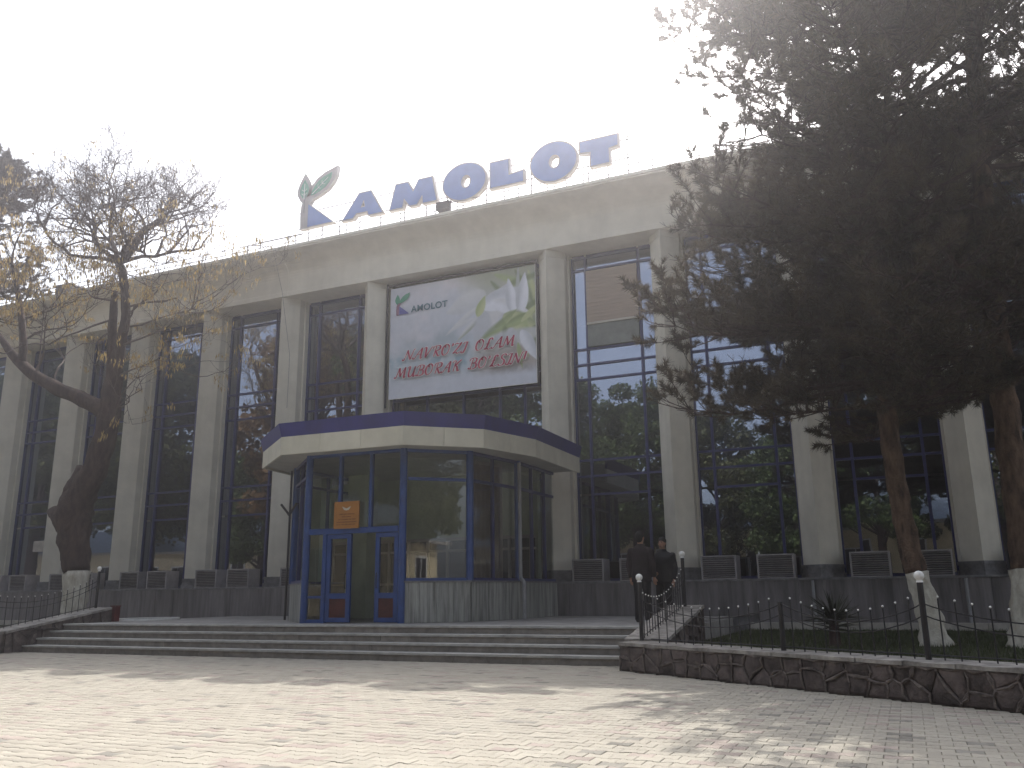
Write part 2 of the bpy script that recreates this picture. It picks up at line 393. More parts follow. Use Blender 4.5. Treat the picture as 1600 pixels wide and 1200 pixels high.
# columns
def column(c):
    r, k, p = .41, .47, .015
    body = [(c, 22.29), (c+r, 22.76), (c+r, 23.02), (c-r, 23.02), (c-r, 22.76)]
    co = obj('column', MB().prism(body, 1.80, 10.96), MT['render'], bld)
    cap = [(c, 22.29-.005), (c+r+.03, 22.75), (c+r+.03, 23.02), (c-r-.03, 23.02), (c-r-.03, 22.75)]
    cp2 = [(c, 22.292), (c+r+.012, 22.755), (c+r+.012, 23.02), (c-r-.012, 23.02), (c-r-.012, 22.755)]
    obj('capital', MB().prism(cap, 10.963, 11.0).prism(cp2, 11.0, 11.168), MT['render'], co)
    obj('pilaster', MB().box(c-k, c+k, 23.022, 23.5, 1.80, 11.168), MT['render'], co)
    def bs(e): return [(c, 22.22-e), (c+r+.05+e, 22.72-e), (c+r+.05+e, 23.4), (c-r-.05-e, 23.4), (c-r-.05-e, 22.72-e)]
    obj('pedestal', MB().prism(bs(.045), 1.487, 1.60).prism(bs(.01), 1.60, 1.72).prism(bs(.03), 1.72, 1.797), MT['base'], co)
for c in COLS: column(c)
# entablature: two lengths with a joint
def sweep(mb, prof, x0, x1):
    n = len(prof)
    vs = [(x0, y, z) for y, z in prof]+[(x1, y, z) for y, z in prof]
    mb.add(vs, [tuple(range(n)), tuple(range(n, 2*n))[::-1]]+[(i, i+n, (i+1) % n+n, (i+1) % n) for i in range(n)])
prof = [(22.30, 11.17), (22.27, 11.175), (22.27, 11.33), (22.295, 11.345), (22.295, 11.86)]
for i in range(1, 11):
    a = math.pi/2*i/10; prof.append((22.295-.80*(1-math.cos(a)), 11.86+.60*math.sin(a)))
prof += [(21.44, 12.46), (21.44, 12.50), (21.40, 12.515), (21.40, 12.60), (23.6, 12.64), (23.6, 11.17)]
for x0, x1 in ((XA, -26.01), (-26.0, -18.31), (-18.30, -3.51), (-3.5, 7.0), (7.01, XB)):
    e = MB(); sweep(e, prof, x0, x1); obj('entablature', e, MT['frieze'], bld, fixn=True)
obj('roof', MB().box(XA, XB, 23.6, 38, 11.6, 12.6), MT['base'], bld)
obj('back_wall', MB().box(XA, XB, 30, 30.3, 0, 11.6), MT['dark'], bld)
obj('end_wall', MB().box(XA-.3, XA-.002, 22.6, 38, 0, 12.45), MT['render'], bld)
obj('end_wall', MB().box(XB+.002, XB+.3, 22.6, 38, 0, 12.45), MT['render'], bld)
obj('floor_slab', MB().box(XA, XB, 23.6, 30, 1.3, 1.5), MT['dark'], bld)
obj('floor_slab', MB().box(XA, XB, 23.6, 30, 4.5, 4.85), MT['dark'], bld)
obj('ceiling_slab', MB().box(XA, XB, 23.62, 30, 11.2, 11.5), MT['dark'], bld)
obj('header_beam', MB().box(XA, XB, 23.32, 23.6, 11.06, 11.168), MT['base'], bld)
for x in (-29.2, -18.6, -12, -5.4, 1.5): obj('partition', MB().box(x-.1, x+.1, 24, 29.9, 1.5, 11.2), MT['dark'], bld)
ZT = [1.52, 3.90, 4.42, 4.88, 7.27, 7.72, 8.19, 10.68, 11.10]
def window(xs, zs=ZT):
    f = MB()
    x0, x1 = xs[0], xs[-1]
    for i, x in enumerate(xs):
        h = .035 if 0 < i < len(xs)-1 else .045
        f.box(x-h, x+h, 23.19, 23.31, zs[0], zs[-1])
    fr = obj('window', f, MT['frame'], bld)
    for a, b in zip(xs[:-1], xs[1:]):
        for j, z in enumerate(zs):
            h = .03 if 0 < j < len(zs)-1 else .05
            if j == 1 and b-a < 1.2: continue
            obj('transom', MB().box(a+.036, b-.036, 23.195, 23.30, z-h, z+h), MT['frame'], fr)
        for z0, z1 in zip(zs[:-1], zs[1:]):
            p = MB().add([(a+.036, 0, z0+.03), (b-.036, 0, z0+.03), (b-.036, 0, z1-.03), (a+.036, 0, z1-.03)], [(0, 1, 2, 3)])
            tx, tz = rng.gauss(0, .0022), rng.gauss(0, .0022); cx, cz = (a+b)/2, (z0+z1)/2
            p.v = [(x, 23.25+(x-cx)*tx+(z-cz)*tz, z) for x, y, z in p.v]
            obj('pane', p, MT['pane'], fr)
for a, b in zip(COLS[:-1], COLS[1:]):
    if b-a < 4:
        m = (a+b)/2; window([a+.47, m-.82, m+.82, b-.47])
    else:
        window([a+.47, -13.3, -12.0, -10.75, -9.92, b-.47])
window([XA+.05, -34.9, -33.3, -32.87]); window([9.03, 9.6, 11.2, 12.0, 13.9])
# blinds
m = (-8.79-5.32)/2
bl = obj('blind', MB().box(m-.78, m+.78, 23.13, 23.16, 8.98, 10.60), MT['shutter'], bld)
for k in range(14): obj('blind_slat', MB().box(m-.78, m+.78, 23.115, 23.128, 9.0+k*.115, 9.0+k*.115+.085), MT['shutter'], bl)
obj('blind_hem', MB().box(m-.79, m+.79, 23.10, 23.16, 8.915, 8.975), MT['hem'], bl)
obj('blind', MB().box(m-.78, m+.78, 23.14, 23.17, 8.24, 8.91), mat('grey_blind', (.22, .235, .22), .7, .1, 3), bld)
obj('air_conditioner', MB().box(-30.45, -29.85, 23.0, 23.18, 2.95, 3.35), MT['kerb'], bld)
# light strips (down pipes) against the plinth and the cornice cable
for c in (-1.9, 1.35):
    obj('drain_pipe', MB().tube([(c-.15, 22.04, .4), (c-.15, 22.04, 1.42)], .035, 8), MT['pipe'], bld)
tag(obj('hanging_cable', MB().tube([(-18.25, 21.37, 12.5), (-18.23, 21.9, 11.2), (-18.0, 22.18, 9.0), (-17.98, 22.15, 7.2)], .007, 5), MT['steel']), 'thin dark cable hanging from the cornice down a column left of the banner', 'cable')
# roof edge cables and stubs
rl = root('roof_edge_railing', (-16, 21.75, 12.63), 'thin wire railing running along the roof edge above the cornice', 'railing')
for z in (12.80, 12.98): obj('rail', MB().tube([(XA, 21.62, z), (-20, 21.62, z+.02), (-8, 21.62, z-.01), (XB, 21.62, z)], .014, 5), MT['steel'], rl)
for x in np.arange(-36, 13.5, 2.05): obj('post', MB().tube([(x, 21.62, 12.6), (x, 21.62, 13.02)], .016, 5), MT['steel'], rl)
for x in (-35.4, -19.4, -3.55):
    obj('bracket', MB().tube([(x, 21.60, 12.98), (x+.5, 21.55, 12.85), (x+.7, 21.5, 12.62)], .02, 5), MT['steel'], rl)

# ---------------------------------------------------------------- air conditioner covers on the plinth
ac = root('air_conditioner_cover', (0, 0, 0), '', 'grille box')
obj('casing', MB().box(-.40, .40, .04, .52, .02, .54), MT['acdark'], ac)
obj('side_rail', MB().box(-.44, -.40, 0, .56, 0, .58), MT['acgrey'], ac); obj('side_rail', MB().box(.40, .44, 0, .56, 0, .58), MT['acgrey'], ac)
obj('top_rail', MB().box(-.398, .398, 0, .56, .545, .58), MT['acgrey'], ac); obj('bottom_rail', MB().box(-.398, .398, 0, .56, 0, .018), MT['acgrey'], ac)
sm = mesh('slat', MB().add([(-.398, .035, 0), (.398, .035, 0), (.398, 0, .028), (-.398, 0, .028), (-.398, .045, .006), (.398, .045, .006), (.398, .010, .034), (-.398, .010, .034)],
     [(0, 1, 2, 3), (7, 6, 5, 4), (0, 4, 5, 1), (3, 2, 6, 7), (1, 5, 6, 2), (0, 3, 7, 4)]), MT['acgrey'])
for k in range(10): inst('slat', sm, ac, (0, 0, .03+k*.0515))
ORD = {1: 'first', 2: 'second', 3: 'third', 4: 'fourth', 5: 'fifth'}
acs = []
def bayname(i):
    if i <= 4: return '%s window bay left of the banner' % ORD[5-i]
    return '%s window bay right of the banner' % ORD[i-5]
for i, (a, b) in enumerate(zip(COLS[:-1], COLS[1:])):
    if b-a > 4:
        continue
    if i > 9: continue
    mm = (a+b)/2
    for s, nm in ((-1, 'left'), (1, 'right')):
        acs.append((mm+s*.66, 22.16, 1.487, 'grey louvred box, %s one below the %s' % (nm, bayname(i))))
acs.append((-14.15, 22.2, 1.487, 'narrow looking grey louvred box tucked on the plinth between column and glazed porch'))
first = True
for x, y, z, lab in acs:
    if first: r_ = ac; first = False
    else:
        r_ = ac.copy(); COL.objects.link(r_)
        for ch in ac.children: c2 = ch.copy(); COL.objects.link(c2); c2.parent = r_
    r_.location = (x+rng.uniform(-.04, .04), y, z); r_.rotation_euler = (0, 0, rng.uniform(-.02, .02))
    r_['label'] = lab; r_['category'] = 'grille box'; r_['group'] = 'louvred air conditioner covers along the plinth'

# ================================================================ ENTRANCE PAVILION
pav = root('entrance_pavilion', (-11.45, 18.5, .6), 'glazed entrance porch with bright blue frames under a faceted cream and dark blue canopy', 'entrance porch')
CP = [(-14.9, 22.05), (-14.9, 18.9), (-14.66, 17.3), (-12.88, 15.8), (-9.68, 15.88), (-8.34, 17.05), (-7.83, 18.83), (-7.88, 22.05)]
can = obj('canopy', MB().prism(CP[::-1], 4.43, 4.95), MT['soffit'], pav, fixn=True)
def offs(P, d):
    n = len(P); out = []
    for i in range(n):
        if i == 0: a = None
        e1 = (Vector(P[i])-Vector(P[i-1])).normalized() if i > 0 else None
        e2 = (Vector(P[i+1])-Vector(P[i])).normalized() if i < n-1 else None
        ns_ = [Vector((e.y, -e.x)) for e in (e1, e2) if e is not None]
        # outward is away from centre
        c = Vector((-11.4, 19.5)); p = Vector(P[i])
        ns_ = [q if q.dot(p-c) > 0 else -q for q in ns_]
        m_ = sum(ns_, Vector((0, 0))); m_ = m_/m_.length; k = d/m_.dot(ns_[0]); q = p+m_*k; out.append((q.x, q.y))
    return out
CPo = offs(CP, .05); CPi = offs(CP, .002); BPo = offs(CP, .13); BPi = offs(CP, .052)
def lerp(a, b, t): return (a[0]+(b[0]-a[0])*t, a[1]+(b[1]-a[1])*t)
for i in range(len(CP)-1):
    L = (Vector(CP[i+1])-Vector(CP[i])).length; n = max(1, round(L/.95))
    for k in range(n):
        t0, t1 = k/n, (k+1)/n; e = .004/L
        if k > 0: t0 += e
        if k < n-1: t1 -= e
        q = [lerp(CPo[i], CPo[i+1], t0), lerp(CPo[i], CPo[i+1], t1), lerp(CPi[i], CPi[i+1], t1), lerp(CPi[i], CPi[i+1], t0)]
        obj('fascia_panel', MB().prism(q, 4.37, 4.79), MT['fascia'], can, fixn=True)
    n = max(1, round(L/1.9))
    for k in range(n):
        q = [lerp(BPo[i], BPo[i+1], k/n+.0005), lerp(BPo[i], BPo[i+1], (k+1)/n-.0005), lerp(CPi[i], CPi[i+1], (k+1)/n-.0005), lerp(CPi[i], CPi[i+1], k/n+.0005)]
        q2 = [lerp(CPo[i], CPo[i+1], k/n+.0005), lerp(CPo[i], CPo[i+1], (k+1)/n-.0005)]
        obj('canopy_edge', MB().add([(*q2[0], 4.793), (*q2[1], 4.793), (*q[1], 5.10), (*q[0], 5.10), (*q[2], 5.10), (*q[3], 5.10), (*q[2], 4.793), (*q[3], 4.793)],
            [(0, 1, 2, 3), (3, 2, 4, 5), (5, 4, 6, 7), (7, 6, 1, 0), (0, 3, 5, 7), (1, 6, 4, 2)]), MT['band'], can, fixn=True)
# glazing faces
QP = [(-14.2, 22.05), (-14.2, 18.05), (-12.62, 16.5), (-10.10, 16.6), (-8.96, 17.65), (-8.62, 19.6), (-8.62, 22.05)]
for i, p in enumerate(QP[1:-1]):
    hw_ = .075
    obj('corner_post', MB().tube([(p[0], p[1], .6 if i in (1, 2) else 1.50), (p[0], p[1], 4.43)], .085, 12), MT['door'], pav, smooth=False)
def face_quads(a, b, splits, zs, name='window', post=.045, fm='door', dado=True):
    A, B = Vector(a), Vector(b); L = (B-A).length; d = (B-A)/L; n = Vector((d.y, -d.x))
    if n.dot(A-Vector((-11.45, 19.5))) < 0: n = -n
    def seg(s0, s1, z0, z1, t0, t1, mat_, nm, par):
        q = [A+d*s0+n*t0, A+d*s1+n*t0, A+d*s1+n*t1, A+d*s0+n*t1]
        return obj(nm, MB().prism([tuple(v) for v in q], z0, z1), mat_, par, fixn=True)
    s = [0.08]+[L*t for t in splits]+[L-.08]
    wf = seg(.08, L-.08, zs[0], zs[0]+.06, -.05, .05, MT[fm], name, pav)
    seg(.08, L-.08, zs[-1]-.07, zs[-1], -.05, .05, MT[fm], 'top_rail', wf)
    for x in s[1:-1]: seg(x-post/2, x+post/2, zs[0]+.06, zs[-1]-.07, -.045, .045, MT[fm], 'mullion', wf)
    for z in zs[1:-1]:
        for s0, s1 in zip(s[:-1], s[1:]): seg(s0+post/2, s1-post/2, z-.035, z+.035, -.04, .04, MT[fm], 'transom', wf)
    for s0, s1 in zip(s[:-1], s[1:]):
        for z0, z1 in zip(zs[:-1], zs[1:]):
            p0, p1 = A+d*(s0+.02), A+d*(s1-.02); t = rng.gauss(0, .004)
            obj('pane', MB().add([(p0.x, p0.y, z0+.03), (p1.x, p1.y, z0+.03), (p1.x+n.x*t, p1.y+n.y*t, z1-.03), (p0.x+n.x*t, p0.y+n.y*t, z1-.03)], [(0, 1, 2, 3)]), MT['clear'], wf)
    if dado:
        obj('dado', MB().prism([tuple(A-n*.12), tuple(B-n*.12), tuple(B+n*.02), tuple(A+n*.02)], .6, 1.455), MT['base'], pav, fixn=True)
        k = max(1, round(L/.42))
        for j in range(k): seg(L*j/k+.003, L*(j+1)/k-.003, .605, 1.46, .022, .055, MT['marble'], 'marble_slab', pav)
        seg(-.02, L+.02, 1.462, 1.495, -.12, .075, MT['base'], 'sill', pav)
face_quads(QP[0], QP[1], [.33, .66], [1.497, 4.0, 4.425])
face_quads(QP[1], QP[2], [.5], [1.497, 3.95, 4.425], fm='frame')
face_quads(QP[3], QP[4], [], [1.497, 3.75, 4.425])
face_quads(QP[4], QP[5], [.45], [1.497, 3.75, 4.425], fm='frame')
face_quads(QP[5], QP[6], [.35, .7], [1.497, 3.75, 4.425], fm='frame')
# door wall
A, B = Vector(QP[2]), Vector(QP[3]); L = (B-A).length; dd = (B-A)/L; nn = Vector((dd.y, -dd.x))
if nn.dot(Vector((0, -1))) < 0: nn = -nn
def dseg(s0, s1, z0, z1, t0, t1, m_, nm, par, fix=True):
    q = [A+dd*s0+nn*t0, A+dd*s1+nn*t0, A+dd*s1+nn*t1, A+dd*s0+nn*t1]
    return obj(nm, MB().prism([tuple(v) for v in q], z0, z1), m_, par, fixn=True)
def dpane(s0, s1, z0, z1, par, m_=None):
    p0, p1 = A+dd*s0, A+dd*s1
    return obj('pane', MB().add([(p0.x, p0.y, z0), (p1.x, p1.y, z0), (p1.x, p1.y, z1), (p0.x, p0.y, z1)], [(0, 1, 2, 3)]), m_ or MT['clear'], par)
dw = dseg(.08, L-.08, 2.57, 2.70, -.06, .06, MT['door'], 'door_frame', pav)
dseg(.08, L-.08, 4.36, 4.425, -.06, .06, MT['door'], 'head_rail', dw)
ms = [.88, 1.70]
for s in ms: dseg(s-.035, s+.035, 2.70, 4.36, -.05, .05, MT['door'], 'mullion', dw)
for s0, s1 in ((.09, .84), (.92, 1.66), (1.74, L-.09)): dpane(s0, s1, 2.71, 4.35, dw)
dseg(.48, .58, .60, 2.568, -.06, .06, MT['door'], 'jamb', dw)
dseg(.08, .475, .602, .68, -.04, .04, MT['door'], 'bottom_rail', dw)
dseg(.10, .47, 1.14, 1.2, -.03, .03, MT['door'], 'mid_rail', dw)
dpane(.08, .475, .69, 2.565, dw)
def leaf(s0, s1):
    d = dseg(s0, s0+.1, .62, 2.56, -.035, .035, MT['door'], 'door', pav)
    dseg(s1-.1, s1, .62, 2.56, -.035, .035, MT['door'], 'stile', d)
    for z0, z1 in ((.62, .72), (1.13, 1.25), (2.46, 2.56)): dseg(s0+.1, s1-.1, z0, z1, -.035, .035, MT['door'], 'rail', d)
    dpane(s0+.1, s1-.1, 1.25, 2.46, d)
    dseg(s0+.1, s1-.1, .72, 1.13, -.012, .012, MT['redpanel'], 'lower_panel', d)
    return d
d1 = leaf(.585, 1.22); d2 = leaf(1.86, L-.085)
h = A+dd*1.90+nn*.06
obj('handle', MB().tube([(h.x+.05, h.y-.03, 1.35), (h.x+.05, h.y-.06, 1.37), (h.x+.05, h.y-.06, 1.66), (h.x+.05, h.y-.03, 1.68)], .012, 6), MT['iron'], d2)
h = A+dd*1.14+nn*.06
obj('handle', MB().tube([(h.x, h.y-.03, 1.35), (h.x, h.y-.06, 1.37), (h.x, h.y-.06, 1.66), (h.x, h.y-.03, 1.68)], .012, 6), MT['iron'], d1)
# inside the porch
obj('inner_wall', MB().box(-14.1, -8.75, 21.2, 21.4, .6, 4.4), MT['olive'], pav)
obj('inner_pier', MB().box(-13.75, -13.1, 19.7, 20.2, .6, 4.4), MT['olive'], pav)
ip = obj('inner_partition', MB().box(-14.0, -8.8, 21.05, 21.18, 2.62, 2.70), MT['brown'], pav)
for z in (.62, 1.45, 2.32): obj('partition_rail', MB().box(-14.0, -8.8, 21.06, 21.17, z, z+.06), MT['brown'], ip)
for x in np.arange(-13.9, -8.8, .62): obj('partition_post', MB().box(x, x+.07, 21.05, 21.175, .6, 2.62), MT['brown'], ip)
obj('partition_glass', MB().box(-14.0, -8.8, 21.12, 21.13, .6, 2.62), MT['acdark'], ip)
cv = MB(); pts = []
for k in range(40):
    t = k/39; pts.append((-8.98+.05*math.sin(t*40)+.0*t-.12-.0, 17.95+t*1.15+.0, 0))
vs_ = [(-9.12+.26*t+.035*math.sin(t*46), 17.95+t*1.2, z) for z in (1.5, 4.3) for t in [k/59 for k in range(60)]]
cv.add(vs_, [(i, i+1, i+61, i+60) for i in range(59)]); obj('curtain', cv, MT['curtain'], pav)
# drain pipe elbow and forked pole
tag(obj('drain_pipe', MB().tube([(-8.50, 19.45, 4.36), (-8.50, 19.45, 1.62), (-8.46, 19.38, 1.55), (-8.27, 19.1, 1.47), (-8.22, 19.02, 1.40), (-8.22, 19.02, .62)], .045, 10), MT['pipe']), 'grey drain pipe bending over the marble dado at right of the glazed porch', 'pipe')
tag(obj('forked_pole', MB().tube([(-14.30, 17.95, .62), (-14.30, 17.95, 4.36)], .028, 8).tube([(-14.30, 17.93, 3.22), (-14.52, 17.86, 3.50)], .03, 8).tube([(-14.30, 17.93, 3.22), (-14.04, 17.86, 3.50)], .03, 8), MT['iron']), 'slim black forked pole at the left corner of the glazed porch', 'pole')
# orange plaque above the door
pq_ = root('wall_plaque', (-11.52, 16.4, 2.95), 'orange plaque with a small emblem and dark lettering above the entrance door', 'plaque')
y0 = 16.44
obj('board', MB().box(-11.84, -11.16, y0, y0+.03, 2.68, 3.29), MT['orange'], pq_)
obj('emblem', MB().add([(-11.62, y0-.004, 3.18), (-11.5, y0-.004, 3.13), (-11.38, y0-.004, 3.18), (-11.43, y0-.004, 3.10), (-11.5, y0-.004, 3.085), (-11.57, y0-.004, 3.10)], [(0, 5, 4, 1), (1, 4, 3, 2)]), MT['hem'], pq_)
for z, a, b in ((2.99, .20, .22), (2.93, .12, .14), (2.87, .22, .24), (2.81, .26, .27), (2.755, .26, .24)):
    x = -11.5-a
    while x < -11.5+b:
        wd = rng.uniform(.018, .03); obj('print_mark', MB().box(x, x+wd*.8, y0-.003, y0-.0005, z, z+.028), MT['plaqueink'], pq_); x += wd+ (.02 if rng.random() < .15 else .004)

# ================================================================ BANNER
ban = root('banner', (-11.87, 22.75, 7.2), 'large pale holiday banner with white flowers and red script hung between two columns', 'banner')
BX0, BX1, BZ0, BZ1, BY = -14.42, -9.30, 7.22, 10.93, 22.70
nx, nz = 250, 180
U, V = np.meshgrid(np.linspace(0, 1, nx+1), np.linspace(0, 1, nz+1)); ASP = (BX1-BX0)/(BZ1-BZ0)
def vnoise(sc, seed):
    r0 = np.random.default_rng(seed); n = int(sc)+3; G = r0.random((n, n)); x = U*sc*1.0; y = V*sc/ASP
    xi, yi = x.astype(int), y.astype(int); fx, fy = x-xi, y-yi; fx = fx*fx*(3-2*fx); fy = fy*fy*(3-2*fy)
    return (G[yi, xi]*(1-fx)+G[yi, xi+1]*fx)*(1-fy)+(G[yi+1, xi]*(1-fx)+G[yi+1, xi+1]*fx)*fy
def fbm(sc, seed): return sum(vnoise(sc*2**k, seed+k)*.5**k for k in range(4))/1.875
sst = lambda x, a, b: (lambda t: t*t*(3-2*t))(np.clip((x-a)/(b-a), 0, 1))
C = np.zeros((nz+1, nx+1, 3))+np.array([.52, .54, .61])
def blend(mask, col): 
    global C
    C = C*(1-mask[..., None])+np.array(col)*mask[..., None]
blend(sst(fbm(4, 1), .35, .7)*.7, (.68, .63, .67)); blend(sst(V, .55, .28)*.55 if False else (1-sst(V, .25, .55))*.5, (.44, .55, .60))
blend((1-sst(np.abs(V-.47-.12*(U-.3)), 0, .16))*sst(fbm(7, 9), .45, .7)*(1-sst(U, .45, .7))*.7, (.30, .37, .42))
blend((1-sst(np.abs(V-.32+.10*U), 0, .09))*sst(fbm(12, 5), .42, .62)*(1-sst(U, .55, .75))*.75, (.22, .36, .44))
blend((1-sst(V, .10, .24))*.85, (.60, .61, .68))
blend(sst(U*.9+V*.65+fbm(5, 3)*.3, 1.10, 1.45)*.85, (.28, .31, .20))
blend(sst(U, .52, .72)*(1-sst(np.abs(V-.25), .06, .17))*.85, (.37, .31, .28))
blend(sst(U, .55, .8)*(1-sst(np.abs(V-.15), .0, .07))*sst(fbm(14, 8), .4, .6)*.6, (.22, .21, .22))
def pet(cx, cy, ang, L_, W_, col, soft=.25, a_=1., col2=None):
    """soft petal: base point, heading, length, width in sheet heights"""
    x = (U-cx)*ASP; y = V-cy; ca, sa = math.cos(R(ang)), math.sin(R(ang)); u = (x*ca+y*sa)/L_; v = (-x*sa+y*ca)/W_
    uu = np.clip(u, 0, 1); hw = .5*np.sin(math.pi*uu**.75)+1e-4; d = np.abs(v)/hw
    m_ = (1-sst(d, 1-soft, 1.05))*sst(u, 0, .06)*(1-sst(u, .93, 1.0))
    c = np.array(col) if col2 is None else None
    blend(m_*a_, col)
    if col2 is not None: blend(m_*a_*sst(v+u*.2, -.1, .4)*.8, col2)
Gn, Gd, Gl, Wh, Sh, Ws = (.30, .37, .15), (.14, .19, .08), (.46, .50, .26), (.74, .75, .82), (.46, .48, .53), (.60, .60, .62)
for a in ((.72, .98, -25, .5, .1, Gn), (.86, 1.0, -60, .6, .09, Gd), (.95, .98, -75, .7, .08, Gl), (.80, .86, 10, .4, .10, Gd), (.9, .75, -70, .7, .12, Gd), (.84, .55, 15, .4, .10, Gl), (.72, .5, 25, .55, .12, Gd), (.64, .42, 20, .6, .08, Gn), (.70, .93, -50, .35, .07, Gd), (.97, .6, -95, .4, .08, Gl), (.82, .66, -100, .3, .1, Gd)): pet(*a, soft=.8, a_=.85)
pet(.68, .83, 200, .42, .24, Ws, .5, .8, Sh); pet(.63, .72, 215, .40, .07, Ws, .5, .8, Sh); pet(.66, .66, 222, .36, .07, Ws, .5, .8, Gd); pet(.60, .62, 200, .28, .06, Ws, .6, .6, Sh)
pet(.62, .50, 52, .50, .24, Ws, .35, .95, Sh); pet(.68, .66, 250, .32, .20, Sh, .5, .8); pet(.63, .70, 14, .46, .19, Wh, .22, 1., Sh); pet(.70, .74, -22, .40, .14, Wh, .3, .9, Ws)
pet(.855, .60, 98, .33, .11, Wh, .2, 1., Sh); pet(.90, .58, 83, .38, .12, Wh, .2, 1., Sh); pet(.88, .62, 88, .42, .05, Sh, .5, .7)
pet(.615, .62, 68, .20, .09, Gl, .3, 1., Gn); pet(.78, .60, -20, .34, .17, Gl, .4, .95, Gd); pet(.86, .62, -65, .30, .15, Gl, .35, .95, Gn); pet(.80, .50, 20, .30, .10, Gn, .4, .9, Gd); pet(.90, .52, 40, .25, .06, Gl, .4, .9)
pet(.60, .34, 38, .50, .12, Gn, .6, .7, Gd); pet(.58, .34, 8, .75, .20, Ws, .5, .7, Sh); pet(.90, .46, -62, .32, .12, Wh, .3, .95, Sh); pet(.88, .36, -80, .24, .05, Gn, .4, .9)
C = np.clip(C*(.93+.14*fbm(40, 21))[..., None], 0, 1)
X_ = BX0+(BX1-BX0)*U; Z_ = BZ0+(BZ1-BZ0)*V; Y_ = BY+.010*np.sin(U*9+V*2)*np.sin(V*math.pi)
wb = wl(ban); Vt = np.stack([X_-wb.x, Y_-wb.y, Z_-wb.z], -1).reshape(-1, 3); ii, jj = np.meshgrid(np.arange(nx), np.arange(nz)); a0 = (jj*(nx+1)+ii).ravel()
bm_ = bpy.data.materials.new('banner_print'); bm_.use_nodes = True; t = bm_.node_tree; at_ = _n(t, 'ShaderNodeVertexColor'); at_.layer_name = 'print'
t.links.new(at_.outputs[0], t.nodes['Principled BSDF'].inputs['Base Color']); t.nodes['Principled BSDF'].inputs['Roughness'].default_value = .55
me = npmesh('printed_sheet', Vt, np.stack([a0, a0+1, a0+nx+2, a0+nx+1], 1), bm_)
ca_ = me.color_attributes.new('print', 'FLOAT_COLOR', 'POINT'); ca_.data.foreach_set('color', np.concatenate([C.reshape(-1, 3), np.ones(((nx+1)*(nz+1), 1))], 1).astype(np.float32).ravel())
o_ = bpy.data.objects.new('printed_sheet', me); COL.objects.link(o_); o_.parent = ban
obj('backing', MB().box(BX0+.02, BX1-.02, BY+.03, BY+.08, BZ0+.02, BZ1-.02), MT['steel'], ban)
fr_ = obj('tube_frame', MB().tube([(BX0-.1, 22.66, 6.95), (BX0-.1, 22.66, 11.1)], .035, 8).tube([(BX0-.1, 22.66, 11.02), (BX1+.06, 22.66, 11.02)], .035, 8).tube([(BX1+.06, 22.66, 7.1), (BX1+.06, 22.66, 11.0)], .03, 8), MT['iron'], ban)
obj('hem_cord', MB().tube([(BX0, BY-.01, BZ0), (BX1, BY-.01, BZ0)], .012, 5).tube([(BX1, BY-.01, BZ0), (BX1, BY-.01, BZ1)], .012, 5), MT['white'], ban)
def flat(nm, pts, m_, y, par):
    n = len(pts); tr_ = tessellate_polygon([[Vector((p[0], p[1], 0)) for p in pts]])
    mb = MB().add([(p[0], y, p[1]) for p in pts], [tuple(q) for q in tr_]); return obj(nm, mb, m_, par)
def pmat(n, a, b_): return mat(n, a, .6, .1, 4, col2=b_, detail=2)
